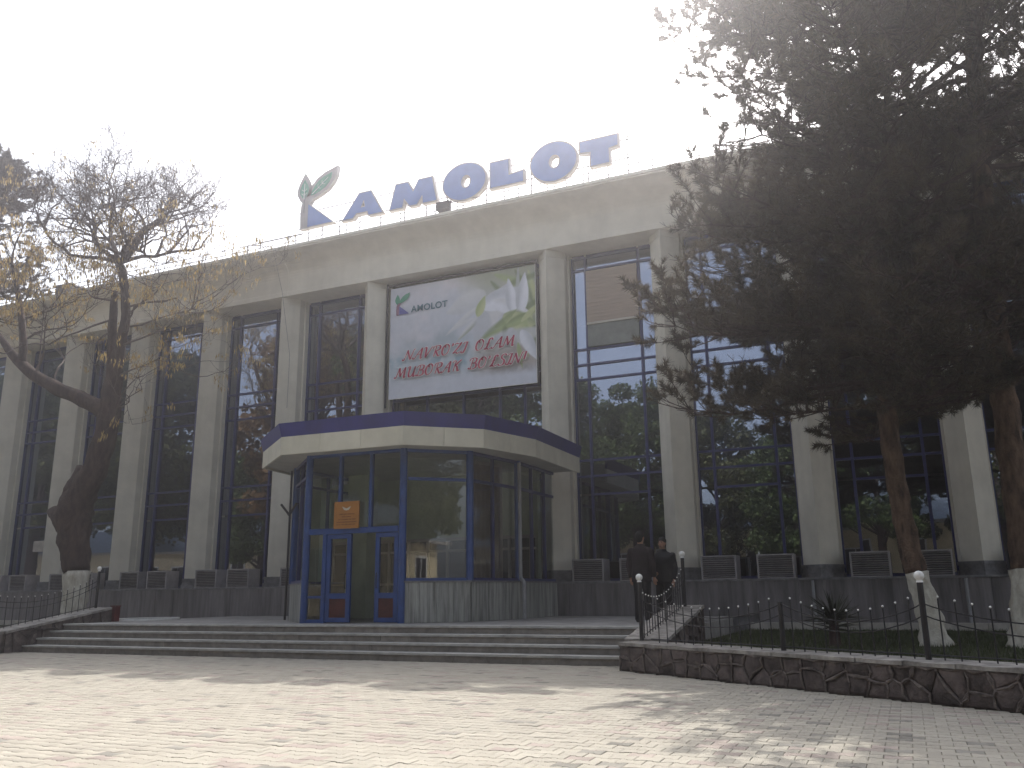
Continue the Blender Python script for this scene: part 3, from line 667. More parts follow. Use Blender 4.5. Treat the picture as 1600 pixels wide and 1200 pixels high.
# pen drawn script capitals
GL = {
 'N': (1.0, [[(-.12, .12), (-.02, 0), (.08, .12), (.22, .95)], [(.22, .95), (.42, .5), (.68, .02)], [(.68, .02), (.76, .5), (.86, .92), (1.0, .98)]]),
 'A': (.92, [[(-.1, .15), (0, .02), (.14, .1), (.4, .6), (.68, 1)], [(.68, 1), (.68, .5), (.72, 0), (.84, .08)], [(.22, .38), (.45, .42), (.78, .38)]]),
 'V': (.85, [[(0, .86), (.08, .98), (.2, .9), (.24, .4), (.28, 0)], [(.28, 0), (.5, .45), (.72, .9), (.86, .96)]]),
 'R': (.92, [[(.26, 0), (.3, .5), (.36, .95)], [(.04, .7), (.12, .92), (.42, 1), (.72, .92), (.7, .62), (.36, .5)], [(.36, .5), (.55, .2), (.72, 0), (.86, .1)]]),
 'O': (.88, [[(.4, 1), (.14, .78), (.1, .3), (.34, .0), (.66, .2), (.72, .7), (.48, .98), (.28, .86), (.4, .7)]]),
 'Z': (.8, [[(.08, .8), (.16, .97), (.4, .9), (.7, .98)], [(.7, .98), (.4, .5), (.04, .03)], [(.04, .03), (.3, .12), (.5, 0), (.74, .14)]]),
 'I': (.55, [[(.1, .8), (.2, .95), (.4, .95), (.5, .98)], [(.42, .95), (.36, .4), (.22, .0), (.02, .06), (.04, .2)]]),
 'L': (.8, [[(.66, .82), (.56, 1), (.38, .9), (.32, .5), (.2, .06), (.02, .04)], [(.02, .04), (.2, .14), (.45, 0), (.76, .12)], [(.12, .5), (.5, .54)]]),
 'M': (1.15, [[(-.1, .12), (0, .02), (.1, .15), (.26, .97)], [(.26, .97), (.4, .5), (.5, .12)], [(.5, .12), (.68, .6), (.86, .98)], [(.86, .98), (.88, .5), (.92, .02), (1.06, .1)]]),
 'U': (.95, [[(0, .84), (.1, .98), (.22, .9), (.2, .3), (.36, .0), (.6, .2), (.76, .95)], [(.76, .95), (.72, .4), (.76, 0), (.9, .1)]]),
 'B': (.92, [[(.26, 0), (.3, .5), (.36, .95)], [(.04, .74), (.14, .94), (.42, 1), (.7, .9), (.66, .62), (.36, .52)], [(.36, .52), (.7, .46), (.76, .14), (.46, 0), (.14, .04), (.06, .14)]]),
 'K': (.92, [[(.24, 0), (.28, .5), (.34, .95)], [(.04, .8), (.14, .96), (.34, .95)], [(.86, 1), (.6, .8), (.32, .5)], [(.32, .5), (.52, .4), (.66, .02), (.84, .1)]]),
 'S': (.75, [[(.66, .84), (.52, 1), (.26, .9), (.26, .66), (.54, .42), (.52, .1), (.22, 0), (.02, .14)]]),
 '!': (.35, [[(.2, 1), (.16, .5), (.14, .3)], [(.1, .06), (.12, .02)]]),
 "'": (.3, [[(.12, 1), (.16, .85), (.06, .76)]]), ' ': (.75, []),
}
def crom(P, n=6):
    if len(P) < 3: return [lerp(P[0], P[1], k/4) for k in range(5)]
    Q = [P[0]]+P+[P[-1]]; out = []
    for i in range(1, len(Q)-2):
        for k in range(n):
            t = k/n; p0, p1, p2, p3 = Q[i-1:i+3]
            out.append(tuple(.5*((2*p1[j])+(-p0[j]+p2[j])*t+(2*p0[j]-5*p1[j]+4*p2[j]-p3[j])*t*t+(-p0[j]+3*p1[j]-3*p2[j]+p3[j])*t**3) for j in (0, 1)))
    out.append(P[-1]); return out
def script(txt, x0, x1, z0, h, slope=0.):
    tot = sum(GL[c][0] for c in txt); sx = (x1-x0)/(tot+.1); x = x0
    for c in txt:
        wd, st = GL[c]
        if st:
            for lay, (ex, m_, y) in enumerate(((.022, MT['white'], BY-.075), (0, SRED, BY-.085))):
                mb = MB()
                for P in st:
                    C = [(x+p[0]*sx+p[1]*h*.28, z0+p[1]*h+(x-x0)*slope) for p in crom(P)]
                    Lf, Rt = [], []
                    for i, p in enumerate(C):
                        a = C[max(0, i-1)]; b_ = C[min(len(C)-1, i+1)]; dx, dz = b_[0]-a[0], b_[1]-a[1]; l = math.hypot(dx, dz) or 1
                        wdt = (.010+.024*abs(dz/l)*(1 if dz*1 < 0 or dx < 0 else .3)+ex)*.92
                        Lf.append((p[0]-dz/l*wdt, p[1]+dx/l*wdt)); Rt.append((p[0]+dz/l*wdt, p[1]-dx/l*wdt))
                    n = len(C); mb.add([(q[0], y, q[1]) for q in Lf]+[(q[0], y, q[1]) for q in Rt], [(i, i+1, i+1+n, i+n) for i in range(n-1)])
                if lay == 0: lo = obj('script_letter', mb, m_, ban)
                else: obj('red_stroke', mb, m_, lo)
        x += wd*sx
SRED = mat('script_red', (.42, .008, .07), .5, .08, 4)
script("NAVRO'ZI OLAM", -13.85, -9.95, 8.42, .34)
script("MUBORAK BO'LSIN!", -14.15, -9.60, 7.86, .34)
# small logo and name on the banner
def logo_shapes(ox, oz, s):
    """growing-plant K: (name, outer outline, material key)"""
    T = lambda P: [(ox+x*s, oz+z*s) for x, z in P]
    leafL = [(.07, .98), (-.06, 1.12), (-.16, 1.30), (-.17, 1.50), (-.09, 1.72), (.08, 2.0), (.24, 1.74), (.33, 1.50), (.31, 1.28), (.21, 1.10)]
    leafR = [(.22, 1.08), (.27, 1.30), (.42, 1.52), (.62, 1.74), (.92, 1.90), (1.36, 2.02), (1.33, 1.78), (1.22, 1.56), (1.02, 1.36), (.74, 1.22), (.48, 1.12)]
    stem = [(-.03, 0), (.22, 0), (.24, .5), (.27, .86), (.46, 1.12), (.18, 1.16), (.05, 1.08), (-.03, .86), (-.05, .5)]
    tri = [(.27, .04), (1.30, .04), (.27, .88)]
    return T(leafL), T(leafR), T(stem), T(tri)
lg = logo_shapes(-14.17, 9.98, .36)
for P, m_ in zip(lg, (MT['signgreen'], MT['signgreen'], pmat('logo_plum', (.20, .08, .14), (.26, .12, .2)), mat('logo_blue', (.10, .10, .34), .5, .05, 3))):
    flat('printed_logo', P, m_, BY-.03, ban)
INK = mat('logo_ink', (.06, .15, .19), .5, .05, 3)
tc = bpy.data.curves.new('logo_word', 'FONT'); tc.body = 'AMOLOT'; tc.size = .30; tc.extrude = .002; tc.space_character = 1.08; tc.offset = .006
to = bpy.data.objects.new('logo_word', tc); COL.objects.link(to); to.parent = ban; tc.materials.append(INK)
to.location = Vector((-13.62, BY-.035, 10.02))-wl(ban); to.rotation_euler = (R(90), 0, 0)
bpy.context.view_layer.update(); _dg = bpy.context.evaluated_depsgraph_get()
_me = bpy.data.meshes.new_from_object(to.evaluated_get(_dg)); _l = to.location.copy(); bpy.data.objects.remove(to)
to = bpy.data.objects.new('printed_word', _me); COL.objects.link(to); to.parent = ban; to.location = _l; to.rotation_euler = (R(90), 0, 0)
if not _me.materials: _me.materials.append(INK)

# ================================================================ ROOFTOP SIGN
sg = root('rooftop_sign', (-11.9, 21.7, 12.63), 'rooftop sign of big blue letters AMOLOT after a leafy K emblem on a thin frame', 'sign')
SY = 21.6
def to3(x, z, d): return (x, SY+d, z)
def letter(nm, outer, holes, fm='signblue', bd=.045):
    mb = MB(); extrude_poly(mb, offset_poly(outer, bd), [offset_poly(h_, -bd) for h_ in holes], to3, 0, .17)
    b_ = obj(nm, mb, MT['signwhite'], sg, fixn=True)
    f = MB(); extrude_poly(f, outer, holes, to3, -.012, -.001)
    obj('letter_face', f, MT[fm], b_, fixn=True); return b_
def box_map(x0, x1, z0, z1, P): return [(x0+(x1-x0)*x, z0+(z1-z0)*z) for x, z in P]
Z0, Z1 = 13.17, 13.99
def ell(cx, cz, rx, rz, n=40): return [(cx+rx*math.cos(2*math.pi*k/n), cz+rz*math.sin(2*math.pi*k/n)) for k in range(n)]
letter('letter_a', box_map(-15.62, -14.12, Z0, Z1, [(0, 0), (.24, 0), (.33, .17), (.62, .17), (.66, 0), (1, 0), (.69, 1), (.40, 1)]), [box_map(-15.62, -14.12, Z0, Z1, [(.44, .38), (.56, .38), (.52, .70)])])
letter('letter_m', box_map(-13.82, -12.14, Z0, Z1, [(0, 0), (.26, 0), (.30, .36), (.43, 0), (.58, 0), (.70, .34), (.72, 0), (1, 0), (.90, 1), (.62, 1), (.50, .55), (.38, 1), (.12, 1)]), [])
letter('letter_o', ell(-11.16, 13.58, .73, .60), [ell(-11.10, 13.57, .17, .22, 24)])
letter('letter_l', box_map(-10.26, -9.18, Z0, Z1, [(0, 0), (1, 0), (1, .42), (.56, .36), (.56, 1), (0, 1)]), [])
letter('letter_o', ell(-8.20, 13.58, .72, .62), [ell(-8.17, 13.57, .18, .22, 24)])
letter('letter_t', box_map(-7.36, -6.22, Z0, Z1, [(.28, 0), (.76, 0), (.76, .55), (1, .60), (1, 1), (0, 1), (0, .60), (.28, .55)]), [])
lg = logo_shapes(-17.33, 13.17, .98)
lk = letter('letter_k', lg[3], [], 'signblue', .04)
def leafpart(P, m_, c):
    mb = MB(); extrude_poly(mb, offset_poly(P, .06), [], to3, .003, .165); o_ = obj('emblem_leaf', mb, MT['signwhite'], sg, fixn=True)
    f = MB(); extrude_poly(f, [lerp(c, p, .74) for p in P], [], to3, -.012, .002); obj('leaf_face', f, m_, o_, fixn=True); return o_
cL = (sum(p[0] for p in lg[0])/10, sum(p[1] for p in lg[0])/10); cR = (sum(p[0] for p in lg[1])/11, sum(p[1] for p in lg[1])/11)
l1 = leafpart(lg[0], MT['signgreen'], cL); l2 = leafpart(lg[1], MT['signgreen'], cR)
def vein(par, a, b_, k):
    mb = MB(); A_, B_ = Vector(a), Vector(b_); d = (B_-A_); n = Vector((-d.y, d.x)).normalized()
    def st(p, q, w_): 
        e = (q-p).normalized(); m2 = Vector((-e.y, e.x))*w_; mb.prism_xz([p-m2, q-m2*.4, q+m2*.4, p+m2])
    def prism_xz(P):
        mb.add([(p.x, SY-.018, p.y) for p in P], [(0, 1, 2, 3)])
    mb.prism_xz = prism_xz
    st(A_, B_, .02)
    for t in k:
        p = A_+d*t; st(p, p+(d.normalized()*.6+n*.8)*.14, .012); st(p, p+(d.normalized()*.6-n*.8)*.14, .012)
    obj('leaf_vein', mb, MT['white'], par)
vein(l1, (cL[0], cL[1]-.32), (cL[0]+.01, cL[1]+.26), (.25, .5)); vein(l2, (cR[0]-.35, cR[1]-.27), (cR[0]+.28, cR[1]+.22), (.35, .6))
mb = MB(); extrude_poly(mb, offset_poly(lg[2], .015), [], to3, -.004, .16); obj('emblem_stem', mb, MT['signwhite'], sg, fixn=True)
f = MB(); f.tube([(-17.24, SY-.012, 13.75), (-17.23, SY-.012, 14.15), (-17.18, SY-.012, 14.4)], .012, 5); obj('stem_line', f, MT['pipe'], sg)
# carrier frame
for z, y in ((13.30, 21.82), (13.88, 21.82)): obj('rail', MB().tube([(-17.6, y, z), (-5.9, y, z)], .021, 5), MT['steel'], sg)
obj('rail', MB().tube([(-19.3, 21.8, 13.12), (-17.4, 21.8, 13.12)], .014, 5), MT['steel'], sg)
for x in (-19.2, -18.0, -17.15, -16.6, -15.9, -15.1, -14.3, -13.4, -12.6, -11.85, -11.3, -10.5, -9.9, -9.0, -8.5, -7.9, -7.2, -6.6, -6.0):
    top = 13.15 if x < -17.3 else (14.05 if x in (-9.0, -6.0, -7.2) else 13.35)
    obj('upright', MB().tube([(x, 21.80, 12.6), (x, 21.80, top)], .021, 5), MT['steel'], sg)
    if rng.random() < .6: obj('brace', MB().tube([(x, 21.80, min(top, 13.9)), (x+.28, 22.5, 12.62)], .013, 5), MT['steel'], sg)
obj('rail', MB().tube([(-6.0, 21.8, 14.05), (-5.6, 22.4, 12.62)], .013, 5), MT['steel'], sg)
fl = root('floodlight', (-11.85, 21.5, 12.62), 'small dark floodlight on the roof edge below the letters M and O', 'floodlight')
obj('housing', MB().prism([(-12.05, 21.42), (-11.62, 21.42), (-11.62, 21.62), (-12.05, 21.62)], [12.74, 12.74, 12.70, 12.70], [12.98, 12.98, 13.05, 13.05]), MT['acdark'], fl)
obj('bracket', MB().tube([(-12.1, 21.52, 12.62), (-12.1, 21.52, 12.95)], .016, 5).tube([(-11.6, 21.52, 12.62), (-11.6, 21.52, 12.9)], .016, 5).tube([(-12.1, 21.52, 12.64), (-11.6, 21.52, 12.64)], .016, 5), MT['steel'], fl)
vb = root('roof_box', (-29.2, 22.2, 12.62), 'small grey box standing on the roof edge behind the bare tree', 'box')
obj('casing', MB().box(-29.6, -28.8, 22, 22.6, 12.62, 13.2), MT['base'], vb); obj('lid', MB().box(-29.66, -28.74, 21.94, 22.66, 13.203, 13.25), MT['acgrey'], vb)

# ================================================================ PLANTERS, WALLS, FENCES
def clip(poly, nx_, ny_, c):
    out = []
    for i in range(len(poly)):
        a, b_ = poly[i], poly[(i+1) % len(poly)]; da = a[0]*nx_+a[1]*ny_-c; db = b_[0]*nx_+b_[1]*ny_-c
        if da <= 0: out.append(a)
        if (da < 0 < db) or (db < 0 < da):
            t = da/(da-db); out.append((a[0]+(b_[0]-a[0])*t, a[1]+(b_[1]-a[1])*t))
    return out
def rubble(parent, P0, P1, top0, top1, dens=.30, seed=1):
    """irregular stones with raised mortar on the upright face from P0 to P1; outward is to the right of the walk direction"""
    rr = random.Random(seed); A_, B_ = Vector(P0), Vector(P1); L_ = (B_-A_).length; d = (B_-A_)/L_; n = Vector((d.y, -d.x))
    H = max(top0, top1); pts = []
    nxs = int(L_/dens)+1
    for i in range(nxs):
        for j in range(2 if H > .3 else 1): pts.append(((i+.5+rr.uniform(-.36, .36))*L_/nxs, (j+.5+rr.uniform(-.33, .33))*H/2))
    def W(p, t): q = A_+d*p[0]+n*t; return (q.x, q.y, p[1])
    for k, p in enumerate(pts):
        poly = [(0, 0), (L_, 0), (L_, top1), (0, top0)]
        for q in pts:
            if q is p or abs(q[0]-p[0]) > dens*3.5: continue
            nx_, ny_ = q[0]-p[0], q[1]-p[1]; poly = clip(poly, nx_, ny_, (q[0]**2+q[1]**2-p[0]**2-p[1]**2)/2)
            if len(poly) < 3: break
        if len(poly) < 3: continue
        c = (sum(x[0] for x in poly)/len(poly), sum(x[1] for x in poly)/len(poly))
        pr = rr.uniform(.012, .035); n_ = len(poly)
        R1 = [lerp(c, q, .93) for q in poly]; R2 = [lerp(c, q, .70) for q in poly]
        jt = [rr.uniform(-.008, .008) for _ in poly]
        vs2 = [W(q, -.03) for q in poly]+[W(q, pr*.5+j) for q, j in zip(R1, jt)]+[W(q, pr+j) for q, j in zip(R2, jt)]+[W(c, pr+.006)]
        fs2 = [(i, (i+1) % n_, (i+1) % n_+n_, i+n_) for i in range(n_)]+[(i+n_, (i+1) % n_+n_, (i+1) % n_+2*n_, i+2*n_) for i in range(n_)]+[(i+2*n_, (i+1) % n_+2*n_, 3*n_) for i in range(n_)]
        obj('stone', MB().add(vs2, fs2), MT['wallstone'], parent, fixn=True)
        if rr.random() < .95:
            mm_ = MB()
            for i in range(n_):
                a, b_ = poly[i], poly[(i+1) % n_]
                if a[1] < .005 and b_[1] < .005: continue
                if rr.random() < .25: continue
                mid = lerp(a, b_, .5); mid = (mid[0]+rr.uniform(-.035, .035), min(H-.02, mid[1]+rr.uniform(-.03, .03)))
                mm_.tube([W(a, .022), W(mid, .03), W(b_, .022)], [rr.uniform(.008, .014), rr.uniform(.014, .021), rr.uniform(.008, .014)], 5)
            if mm_.v: obj('mortar_ridge', mm_, MT['mortar'], parent)
def wall(name, label, P0, P1, t0, t1, thick, seed, inner=True, both=False):
    r_ = root(name, (P0[0], P0[1], 0), label, 'wall'); A_, B_ = Vector(P0), Vector(P1); L_ = (B_-A_).length; d = (B_-A_)/L_; n = Vector((d.y, -d.x))
    q = [tuple(A_-n*thick), tuple(A_-n*.012), tuple(B_-n*.012), tuple(B_-n*thick)]
    obj('wall_core', MB().prism(q, -.05, [t0-.03, t0-.03, t1-.03, t1-.03]), MT['mortar'], r_, fixn=True)
    rubble(r_, P0, P1, t0-.03, t1-.03, seed=seed)
    k = max(1, round(L_/.62)); rr = random.Random(seed)
    for i in range(k):
        a, b_ = A_+d*(L_*i/k+.004), A_+d*(L_*(i+1)/k-.004); ta, tb = t0+(t1-t0)*i/k, t0+(t1-t0)*(i+1)/k
        o1, o2, o3, o4 = [rr.uniform(-.018, .018) for _ in range(4)]
        m_ = (a+b_)/2; tm = (ta+tb)/2
        P = [tuple(a-n*(thick+.03)), tuple(m_-n*(thick+.03+o3)), tuple(b_-n*(thick+.03)), tuple(b_+n*(.045+o1)), tuple(m_+n*(.045+o2)), tuple(a+n*(.045+o4))]
        j = rr.uniform(0, .008)
        obj('coping_stone', MB().prism(P, [ta-.028, tm-.028, tb-.028, tb-.028, tm-.028, ta-.028], [ta+.025+j, tm+.03, tb+.025, tb+.02, tm+.012, ta+.02+j]), MT['coping'], r_, fixn=True)
    return r_
WA, WB, WC = (-4.28, 13.72), (.92, 10.30), (5.6, 7.22)
wall('retaining_wall', 'low rubble retaining wall with raised mortar running to the right edge of the plaza', WA, WC, .41, .41, .45, 3)
wall('stair_cheek_wall', 'sloping rubble cheek wall with slab coping at the right end of the steps', (-4.25, 16.9), (-4.28, 14.2), .92, .46, .0, 5) if False else None
def cheek(name, label, xi, xo, y0, y1, z0, z1, seed, side):
    r_ = root(name, (xi, y0, 0), label, 'wall'); rr = random.Random(seed)
    a, b_ = min(xi, xo), max(xi, xo)
    obj('wall_core', MB().add([(a+.02, y0, -.05), (b_-.02, y0, -.05), (b_-.02, y1, -.05), (a+.02, y1, -.05), (a+.02, y0, z0-.04), (b_-.02, y0, z0-.04), (b_-.02, y1, z1-.04), (a+.02, y1, z1-.04)],
        [(0, 3, 2, 1), (4, 5, 6, 7), (0, 1, 5, 4), (1, 2, 6, 5), (2, 3, 7, 6), (3, 0, 4, 7)]), MT['mortar'], r_)
    rubble(r_, (b_, y1), (b_, y0), z1-.04, z0-.04, seed=seed) if side > 0 else rubble(r_, (b_, y1), (b_, y0), z1-.04, z0-.04, seed=seed)
    rubble(r_, (a, y0), (a, y1), z0-.04, z1-.04, seed=seed+1)
    k = 5
    for i in range(k):
        ya, yb = y0+(y1-y0)*i/k+.008, y0+(y1-y0)*(i+1)/k-.008; za, zb = z0+(z1-z0)*i/k, z0+(z1-z0)*(i+1)/k; e = rr.uniform(0, .02)
        obj('coping_stone', MB().add([(a-.03-e, ya, za-.037), (b_+.03, ya, za-.037), (b_+.03+e, yb, zb-.037), (a-.03, yb, zb-.037), (a-.03-e, ya, za+.02), (b_+.03, ya, za+.02), (b_+.03+e, yb, zb+.02), (a-.03, yb, zb+.02)],
            [(0, 3, 2, 1), (4, 5, 6, 7), (0, 1, 5, 4), (1, 2, 6, 5), (2, 3, 7, 6), (3, 0, 4, 7)]), MT['coping'], r_)
cheek('stair_cheek_wall', 'sloping cheek wall with pale slab coping at the right end of the steps', -4.25, -3.62, 13.98, 16.9, .45, .93, 5, 1)
cheek('stair_cheek_wall', 'sloping stone cheek wall at the left end of the steps beside the whitewashed tree', -19.1, -19.7, 13.98, 16.9, .47, .95, 8, -1)
wall('retaining_wall', 'low rubble retaining wall leaving the frame at the left end of the steps', (-25.0, 9.70), (-18.98, 13.72), .45, .45, .45, 9)
# planter soil, kerbs, grass
soilR = [(-3.6, 22.08), (-3.6, 13.9), (-3.9, 13.75), (5.9, 7.4), (14, 7.4), (14, 22.08)]
struct(obj('planter_ground', MB().prism(soilR, .0, .30), MT['soil'], fixn=True))
soilL = [(-36, 22.08), (-36, 3), (-25.2, 9.9), (-19.5, 13.9), (-19.72, 14.0), (-19.72, 22.08)]
struct(obj('planter_ground', MB().prism(soilL, .0, .30), MT['soil'], fixn=True))
kb = struct(obj('kerb', MB().box(-3.55, 14, 21.90, 22.08, .25, .385), MT['kerb']))
for x in np.arange(-3.5, 13.5, 1.0): obj('kerb_stone', MB().box(x+.004, x+.996, 21.70, 21.895, .28, .46), MT['kerb'], kb)
kb2 = struct(obj('kerb', MB().box(-36, -19.75, 21.90, 22.08, .25, .385), MT['kerb']))
for x in np.arange(-35.8, -20.5, 1.0): obj('kerb_stone', MB().box(x+.004, x+.996, 21.70, 21.895, .28, .46), MT['kerb'], kb2)
def grass(poly_fn, n, z, label):
    P = []
    while len(P) < n:
        x, y = poly_fn(); P.append((x, y))
    P = np.array(P); a = nrng.uniform(0, 6.28, n); h_ = nrng.uniform(.03, .09, n); w_ = .006
    V = np.empty((n, 3, 3)); lx = np.cos(a+1.3)*h_*.4; ly = np.sin(a+1.3)*h_*.4
    V[:, 0] = np.stack([P[:, 0]-np.cos(a)*w_, P[:, 1]-np.sin(a)*w_, np.full(n, z)], 1); V[:, 1] = np.stack([P[:, 0]+np.cos(a)*w_, P[:, 1]+np.sin(a)*w_, np.full(n, z)], 1)
    V[:, 2] = np.stack([P[:, 0]+lx, P[:, 1]+ly, z+h_], 1)
    me = npmesh('grass', V.reshape(-1, 3), np.arange(n*3).reshape(n, 3), MT['grass']); o_ = bpy.data.objects.new('grass', me); COL.objects.link(o_); stuff(o_)
    o_['label'] = label; o_['category'] = 'grass'
def pR():
    while True:
        x, y = nrng.uniform(-3.5, 5), nrng.uniform(10, 21.6)
        if y > wall_y(x)+.6: return x, y
def pL():
    while True:
        x, y = nrng.uniform(-25, -19.8), nrng.uniform(11, 21.6)
        if y > wall_yl(x)+.6: return x, y
grass(pR, 30000, .298, 'short dark grass in the raised bed right of the steps'); grass(pL, 12000, .298, 'short dark grass in the raised bed left of the steps')
# round flower bed at the left of the platform and the red box
fb = root('flower_bed', (-19.3, 18.6, .6), 'round flower bed with a pale rim at the left end of the platform', 'flower bed')
rim = MB(); C = [(-19.2+.75*math.cos(a), 18.2+.85*math.sin(a)) for a in [2*math.pi*k/28 for k in range(28)]]
rings_ = [[(-19.2+r_*math.cos(2*math.pi*k/28), 18.2+1.13*r_*math.sin(2*math.pi*k/28), z) for k in range(28)] for r_, z in ((.80, .602), (.80, .66), (.70, .66), (.70, .602))]
obj('rim', MB().loops(rings_, cap=False), MT['white'], fb, fixn=True)
obj('soil', MB().prism([(-19.2+.69*math.cos(2*math.pi*k/28), 18.2+.78*math.sin(2*math.pi*k/28)) for k in range(28)], .603, .635), MT['soil'], fb, fixn=True)
rb = root('red_box', (-19.95, 17.0, .6), 'small dark red box at the top of the steps on the left', 'box')
RBX = -19.22
obj('casing', MB().box(RBX, RBX+.16, 16.98, 17.14, .602, .98), MT['red'], rb); obj('lid', MB().box(RBX-.015, RBX+.175, 16.965, 17.155, .983, 1.01), MT['red'], rb)

# fences
bal_r = .0085
def fence(name, label, P0, P1, z0, z1, nb, post0=True, post1=True, ball0=True, ball1=True, sag=.22, hh=.80, group=None, ph=.86):
    A_, B_ = Vector((*P0, z0)), Vector((*P1, z1)); L_ = (B_-A_)
    r_ = root(name, tuple(A_), label, 'fence', group)
    def prof_(t): return hh-sag*math.sin(math.pi*t)**.8*1.0
    def pt(t, h_): q = A_+L_*t; return (q.x, q.y, q.z+h_)
    ts = [k/24 for k in range(25)]
    obj('top_rail', MB().tube([pt(t, prof_(t)-.13) for t in ts], .0075, 6), MT['iron'], r_)
    obj('middle_rail', MB().tube([pt(t, prof_(t)-.26) for t in ts], .0075, 6), MT['iron'], r_)
    obj('bottom_rail', MB().tube([pt(0, .05), pt(1, .05)], .0085, 6), MT['iron'], r_)
    for k in range(nb):
        t = (k+1)/(nb+1); b_ = obj('baluster', MB().tube([pt(t, .0), pt(t, prof_(t)-.02)], bal_r, 6), MT['iron'], r_)
        obj('finial', MB().ball(pt(t, prof_(t)), .0125, 8, 5), MT['white'], b_, smooth=True)
    for use, ball_, t in ((post0, ball0, 0), (post1, ball1, 1)):
        if not use: continue
        p = pt(t, 0); po = obj('post', MB().tube([p, (p[0], p[1], p[2]+ph)], .034, 10), MT['iron'], r_)
        if ball_:
            obj('collar', MB().tube([(p[0], p[1], p[2]+ph), (p[0], p[1], p[2]+ph+.03)], [.04, .03], 10), MT['white'], po)
            obj('ball', MB().ball((p[0], p[1], p[2]+ph+.075), .056, 14, 9), MT['white'], po, smooth=True)
    return r_
def onw(x): return (x+.11, wall_y(x)+.17)
f0, f1, f2, f3 = (-3.74, 13.62), onw(-1.68), onw(.02), onw(2.6)
fence('iron_fence', 'black iron fence section on the rubble wall just right of the steps', f0, f1, .44, .44, 13, post0=False, ball1=False, hh=.72, sag=.20, ph=.62)
fence('iron_fence', 'black iron fence section on the rubble wall ending at the white ball post', f1, f2, .44, .44, 11, post0=False, hh=.74, sag=.22, ph=.84)
fence('iron_fence', 'black iron fence section on the rubble wall leaving the frame on the right', f2, f3, .44, .44, 15, post0=False, hh=.74, sag=.22, ph=.84)
fence('iron_fence', 'short dense black iron fence climbing the cheek wall right of the steps', (-3.92, 13.72), (-3.90, 16.7), .46, .93, 17, hh=.78, sag=.30, ph=.90)
fence('iron_fence', 'black iron fence climbing the cheek wall at the left end of the steps', (-19.42, 13.8), (-19.45, 16.7), .48, .95, 15, hh=.84, sag=.24, ph=.94)
fence('iron_fence', 'black iron fence on the low wall leaving the frame on the left', (-24.2, 10.45), (-19.55, 13.72), .46, .46, 24, post1=False, hh=.84, sag=.24, ph=.94)

# yucca
yc = root('yucca', (-1.19, 15.6, .30), 'dark spiky yucca growing in the right raised bed in front of the plinth', 'plant')
obj('stem', MB().tube([(-1.19, 15.6, .27), (-1.18, 15.62, .75)], [.10, .07], 8), MT['bark2'], yc)
ym = MB(); ym.add([(-.018, 0, 0), (.018, 0, 0), (.024, .02, .22), (-.024, .02, .22), (0, .06, .62), (0, -.012, .0), (0, .0, .22)], [(0, 5, 6, 3), (5, 1, 2, 6), (3, 6, 4), (6, 2, 4)])
yme = mesh('leaf', ym, MT['yucca'])
for k in range(75):
    o_ = inst('leaf', yme, yc, (-1.18, 15.62, .58+.25*rng.random())); t = rng.uniform(.12, 1.65); o_.rotation_euler = (-t, 0, rng.uniform(0, 6.28)); s = rng.uniform(.7, 1.0); o_.scale = (1, 1, s)

# ================================================================ PINES
def unit(v): return v/np.maximum(1e-9, np.linalg.norm(v, axis=-1, keepdims=True))
def tuft_template(n, L_, w_, rs):
    V = np.empty((n, 3, 3))
    for i in range(n):
        th = rs.uniform(0, 2*np.pi); sp_ = rs.uniform(.25, 1.25); z0 = rs.uniform(-.1, .02)
        d = np.array([math.sin(sp_)*math.cos(th), math.sin(sp_)*math.sin(th), math.cos(sp_)]); l = L_*rs.uniform(.7, 1.1)
        s_ = unit(np.cross(d, rs.normal(size=3))); b = np.array([0, 0, z0])
        V[i, 0] = b-s_*w_; V[i, 1] = b+s_*w_; V[i, 2] = b+d*l
    return V.reshape(-1, 3)
TUF = [tuft_template(58, .150, .0066, np.random.default_rng(k)) for k in range(5)]
def needles_mesh(tips, dirs, seed, name='needles', sc=1.):
    rs = np.random.default_rng(seed); tips = np.asarray(tips); dirs = unit(np.asarray(dirs)); n = len(tips)
    ref = unit(rs.normal(size=(n, 3))); u = unit(np.cross(dirs, ref)); v = np.cross(dirs, u)
    out = []; k = rs.integers(0, len(TUF), n); s = rs.uniform(.8, 1.25, n)*sc
    for q in range(len(TUF)):
        m_ = k == q; T = TUF[q]
        P = tips[m_][:, None]+(T[None, :, 0:1]*u[m_][:, None]+T[None, :, 1:2]*v[m_][:, None]+T[None, :, 2:3]*dirs[m_][:, None])*s[m_][:, None, None]
        out.append(P.reshape(-1, 3))
    V = np.concatenate(out); return npmesh(name, V, np.arange(len(V)).reshape(-1, 3), MT['needle'])
def catm(P, n=6):
    P = [np.array(p, float) for p in P]; Q = [2*P[0]-P[1]]+P+[2*P[-1]-P[-2]]; out = []
    for i in range(1, len(Q)-2):
        for k in range(n):
            t = k/n; a, b, c, d = Q[i-1:i+3]; out.append(.5*(2*b+(c-a)*t+(2*a-5*b+4*c-d)*t*t+(3*b-a-3*c+d)*t**3))
    out.append(P[-1]); return out
